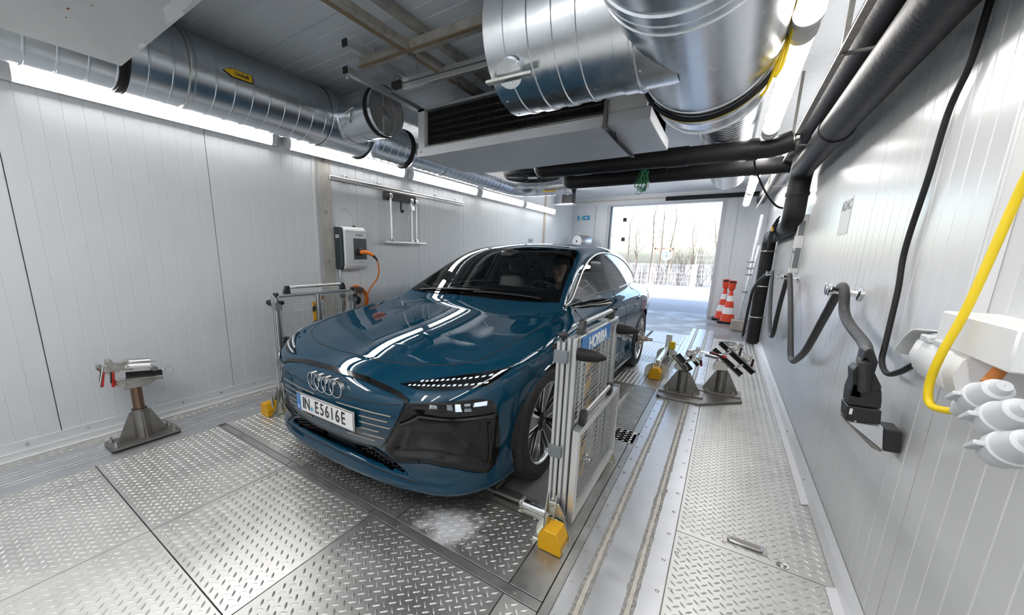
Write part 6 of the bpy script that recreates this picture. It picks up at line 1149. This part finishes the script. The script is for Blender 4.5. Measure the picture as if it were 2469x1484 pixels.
# ---------------------------------------------------------------- driver (car-local coordinates, then moved)
def sdf_mesh(prims, lo, hi, h):
    # prims: (a, b, ra, rb, k, scale) tapered capsules blended by smooth union
    lo, hi = vec(lo), vec(hi); n = np.ceil((hi-lo)/h).astype(int)+1; F = np.full(n, .2)
    ax = [lo[i]+h*np.arange(n[i]) for i in range(3)]
    for a, b, ra, rb, k, sc in prims:
        a, b, sc = vec(a), vec(b), vec(sc); m = max(ra, rb)*max(sc)+k+.03; l = np.minimum(a, b)-m; u = np.maximum(a, b)+m
        s = [slice(max(0, int((l[i]-lo[i])/h)), min(n[i], int((u[i]-lo[i])/h)+2)) for i in range(3)]
        X, Y, Z = np.meshgrid(*[ax[i][s[i]] for i in range(3)], indexing='ij'); P = np.stack([X, Y, Z], -1); d = b-a; L2 = max(1e-9, (d*d).sum())
        t = np.clip(((P-a)@d)/L2, 0, 1); q = (P-a-t[..., None]*d)/sc; D = (np.linalg.norm(q, axis=-1)-(ra+(rb-ra)*t))*min(sc)
        G = F[tuple(s)]; hh = np.maximum(k-np.abs(G-D), 0)/k; F[tuple(s)] = np.minimum(G, D)-hh*hh*k*.25
    S = F < 0; c = [x-1 for x in n]; cnt = np.zeros(c); pos = np.zeros((*c, 3)); cor = [(i, j, k) for i in (0, 1) for j in (0, 1) for k in (0, 1)]
    sl = lambda q: tuple(slice(q[i], c[i]+q[i]) for i in range(3))
    for a in cor:
        for x in range(3):
            if a[x]: continue
            b = list(a); b[x] = 1; fa, fb = F[sl(a)], F[sl(b)]; cr = (fa < 0) != (fb < 0); t = np.where(cr, fa/np.where(cr, fa-fb, 1), 0); cnt += cr
            for q in range(3): pos[..., q] += cr*((a[q]+t) if q == x else a[q])
    ok = cnt > 0; idx = np.full(cnt.shape, -1); idx[ok] = np.arange(ok.sum()); IJ = np.argwhere(ok); P = lo+(IJ+pos[ok]/cnt[ok][:, None])*h; Q = []
    for x in range(3):
        sa = [slice(1, -1)]*3; sb = [slice(1, -1)]*3; sa[x] = slice(0, -1); sb[x] = slice(1, None); a, b = S[tuple(sa)], S[tuple(sb)]; u, w = [(1, 2), (2, 0), (0, 1)][x]; ii = np.argwhere(a != b); g = ii.copy()
        for q in range(3):
            if q != x: g[:, q] += 1
        def cell(du, dw): e = g.copy(); e[:, u] -= du; e[:, w] -= dw; return idx[e[:, 0], e[:, 1], e[:, 2]]
        q4 = np.stack([cell(1, 1), cell(0, 1), cell(0, 0), cell(1, 0)], 1); fl = b[tuple(ii.T)]; q4[fl] = q4[fl][:, ::-1]; Q.append(q4)
    Q = np.concatenate(Q); return P, Q[(Q >= 0).all(1)]
HD = vec((.37, 2.50, 1.235)); yaw = R(-14); fw = vec((math.sin(yaw), -math.cos(yaw), 0)); rt = vec((math.cos(yaw), math.sin(yaw), 0)); upv = vec((0, 0, 1))
hp = lambda r, f, u: HD+rt*r+fw*f+upv*u
one = (1, 1, 1); pr = []
A = lambda a, b, ra, rb=None, k=.02, sc=one: pr.append((a, b, ra, ra if rb is None else rb, k, sc))
A(hp(0, -.012, .035), hp(0, .012, .03), .083, .080, .02, (.95, 1, 1.12)); A(hp(0, .03, -.035), hp(0, .045, -.075), .062, .042, .03); A(hp(0, .068, -.098), hp(0, .068, -.10), .022, None, .02)
A(hp(0, .083, .012), hp(0, .105, -.030), .008, .013, .012); A(hp(-.012, .092, -.034), hp(.012, .092, -.034), .008, None, .01)
A(hp(-.035, .078, .026), hp(.035, .078, .026), .013, None, .012)
for s in (1, -1): A(hp(s*.045, .052, -.012), hp(s*.040, .060, -.02), .022, None, .02); A(hp(s*.078, -.005, .015), hp(s*.082, -.015, -.022), .012, .009, .008, (1, 1.2, 1.3))
A(hp(-.018, .086, -.068), hp(.018, .086, -.068), .008, None, .01); A(hp(-.013, .086, -.079), hp(.013, .086, -.079), .0085, None, .01)
nb = vec((.37, 2.56, 1.06)); A(hp(0, -.015, -.06), nb, .054, .058, .03)
ch = vec((.37, 2.60, .90)); pv_ = vec((.37, 2.60, .56))
A(vec((.22, 2.60, .995)), vec((.52, 2.60, .995)), .075, None, .06); A(ch, vec((.37, 2.58, .74)), .155, .14, .07, (1.1, .82, 1)); A(vec((.37, 2.58, .74)), pv_, .14, .15, .07, (1.1, .85, 1))
for s, hx, hz in ((1, .50, 1.06), (-1, .235, 1.05)):
    sh = vec((.37+s*.185, 2.59, .985)); el = vec((.37+s*.25, 2.42, .80)); wr = vec((hx+s*.005, 2.14, hz-.03)); A(sh, el, .056, .044, .03); A(el, wr, .044, .028, .02)
    pm = vec((hx, 2.075, hz)); A(wr, pm, .026, .030, .015, (.75, 1, 1))
    for k in range(4):
        o_ = (k-1.5)*.017; A(pm+vec((s*.004, -.01, o_)), pm+vec((-s*.002, -.045+.004*abs(k-1), o_+.004)), .0095, .009, .004); A(pm+vec((-s*.002, -.045+.004*abs(k-1), o_+.004)), pm+vec((-s*.026, -.050+.004*abs(k-1), o_+.004)), .009, .0085, .004); A(pm+vec((-s*.026, -.05, o_+.004)), pm+vec((-s*.034, -.026, o_+.003)), .0085, .0075, .004)
    A(pm+vec((-s*.006, .015, .018)), pm+vec((-s*.026, -.010, .034)), .011, .009, .006); A(pm+vec((-s*.026, -.010, .034)), pm+vec((-s*.034, -.032, .032)), .009, .008, .004)
    hip = vec((.37+s*.09, 2.56, .56)); kn = vec((.37+s*.14, 2.10, .66)); an = vec((.37+s*.11, 1.84, .33)); A(hip, kn, .085, .06, .04); A(kn, an, .058, .04, .03); A(an, an+vec((0, -.14, -.02)), .038, .032, .02)
PP, PQ = sdf_mesh(pr, (-.02, 1.62, .27), (.76, 2.82, 1.42), .0085)
# smooth once
nb_ = np.zeros_like(PP); ct = np.zeros(len(PP))
for a, b in ((0, 1), (1, 2), (2, 3), (3, 0)): np.add.at(nb_, PQ[:, a], PP[PQ[:, b]]); np.add.at(nb_, PQ[:, b], PP[PQ[:, a]]); np.add.at(ct, PQ[:, a], 1); np.add.at(ct, PQ[:, b], 1)
PP = PP*.6+.4*nb_/ct[:, None]
off = vec((CX0, CY0, 0)); base = vec((.37, 2.56, .3))+off
per = bpy.data.meshes.new('person'); per.from_pydata([tuple(map(float, q)) for q in PP+off-base], [], [tuple(map(int, q)) for q in PQ]); per.polygons.foreach_set('use_smooth', [True]*len(per.polygons))
po = bpy.data.objects.new('person', per); COL.objects.link(po); po.location = base; tag(po, 'driver with short dark hair in a dark top, sitting at the steering wheel', 'person')
M_SKIN = mat('skin', (.70, .46, .35), .5, var=.08, vscale=30); M_TOP = mat('dark_shirt', (.03, .032, .036), .8, var=.2, vscale=40); M_HAIR = mat('hair_dark', (.018, .013, .01), .55, var=.3, vscale=60); M_TROU = mat('dark_trousers', (.03, .035, .05), .8)
for m in (M_SKIN, M_TOP, M_TROU): per.materials.append(m)
cc = PP[PQ].mean(1); mi = np.ones(len(PQ), int); mi[(cc[:, 2] > 1.055) & (cc[:, 1] > 2.35)] = 0; mi[(cc[:, 1] < 2.17) & (cc[:, 2] > .95)] = 0; mi[(cc[:, 2] < .70)] = 2; per.polygons.foreach_set('material_index', mi)
hr = []; B = lambda a, b, ra, rb=None, k=.015, sc=one: hr.append((a, b, ra, ra if rb is None else rb, k, sc))
B(hp(0, -.035, .065), hp(0, .03, .085), .080, .068, .02, (.98, 1, 1)); B(hp(0, -.055, .0), hp(0, -.05, .05), .070, .075, .02, (1, .9, 1)); B(hp(-.05, .055, .098), hp(.05, .055, .098), .018, None, .02)
for s in (1, -1): B(hp(s*.075, .012, .055), hp(s*.075, -.02, .03), .016, None, .015)
HP, HQ = sdf_mesh(hr, HD-.16, HD+.2, .007); r5 = np.random.default_rng(1); HP = HP+r5.normal(0, .0012, HP.shape)
ho = bpy.data.meshes.new('hair'); ho.from_pydata([tuple(map(float, q)) for q in HP+off-base], [], [tuple(map(int, q)) for q in HQ]); ho.materials.append(M_HAIR); hoo = bpy.data.objects.new('hair', ho); COL.objects.link(hoo); hoo.parent = po
for s in (1, -1):
    e = hp(s*.033, .075, .008)+off; MB().sphere(tuple(e), .0125, 12, 8).build('eye', M_SIGNW, po); e2 = hp(s*.033-.003, .0865, .008)+off; MB().sphere(tuple(e2), .0045, 8, 6).build('iris', M_HAIR, po)
    MB().tube([hp(s*.018, .093, .027)+off, hp(s*.035, .092, .032)+off, hp(s*.052, .082, .026)+off], .0035, 6).build('eyebrow', M_HAIR, po)
MB().tube([hp(-.022, .0905, -.0735)+off, hp(0, .0955, -.0732)+off, hp(.022, .0905, -.0735)+off], .0028, 6).build('mouth', mat('lips', (.36, .17, .14), .5), po)
sb = MB().tube(smoothpath([vec((.60, 2.72, 1.10))+off, vec((.50, 2.52, .985))+off, vec((.40, 2.46, .86))+off, vec((.26, 2.46, .66))+off], 5), .013, 6).build('seat_belt', mat('belt', (.16, .16, .15), .7), car)
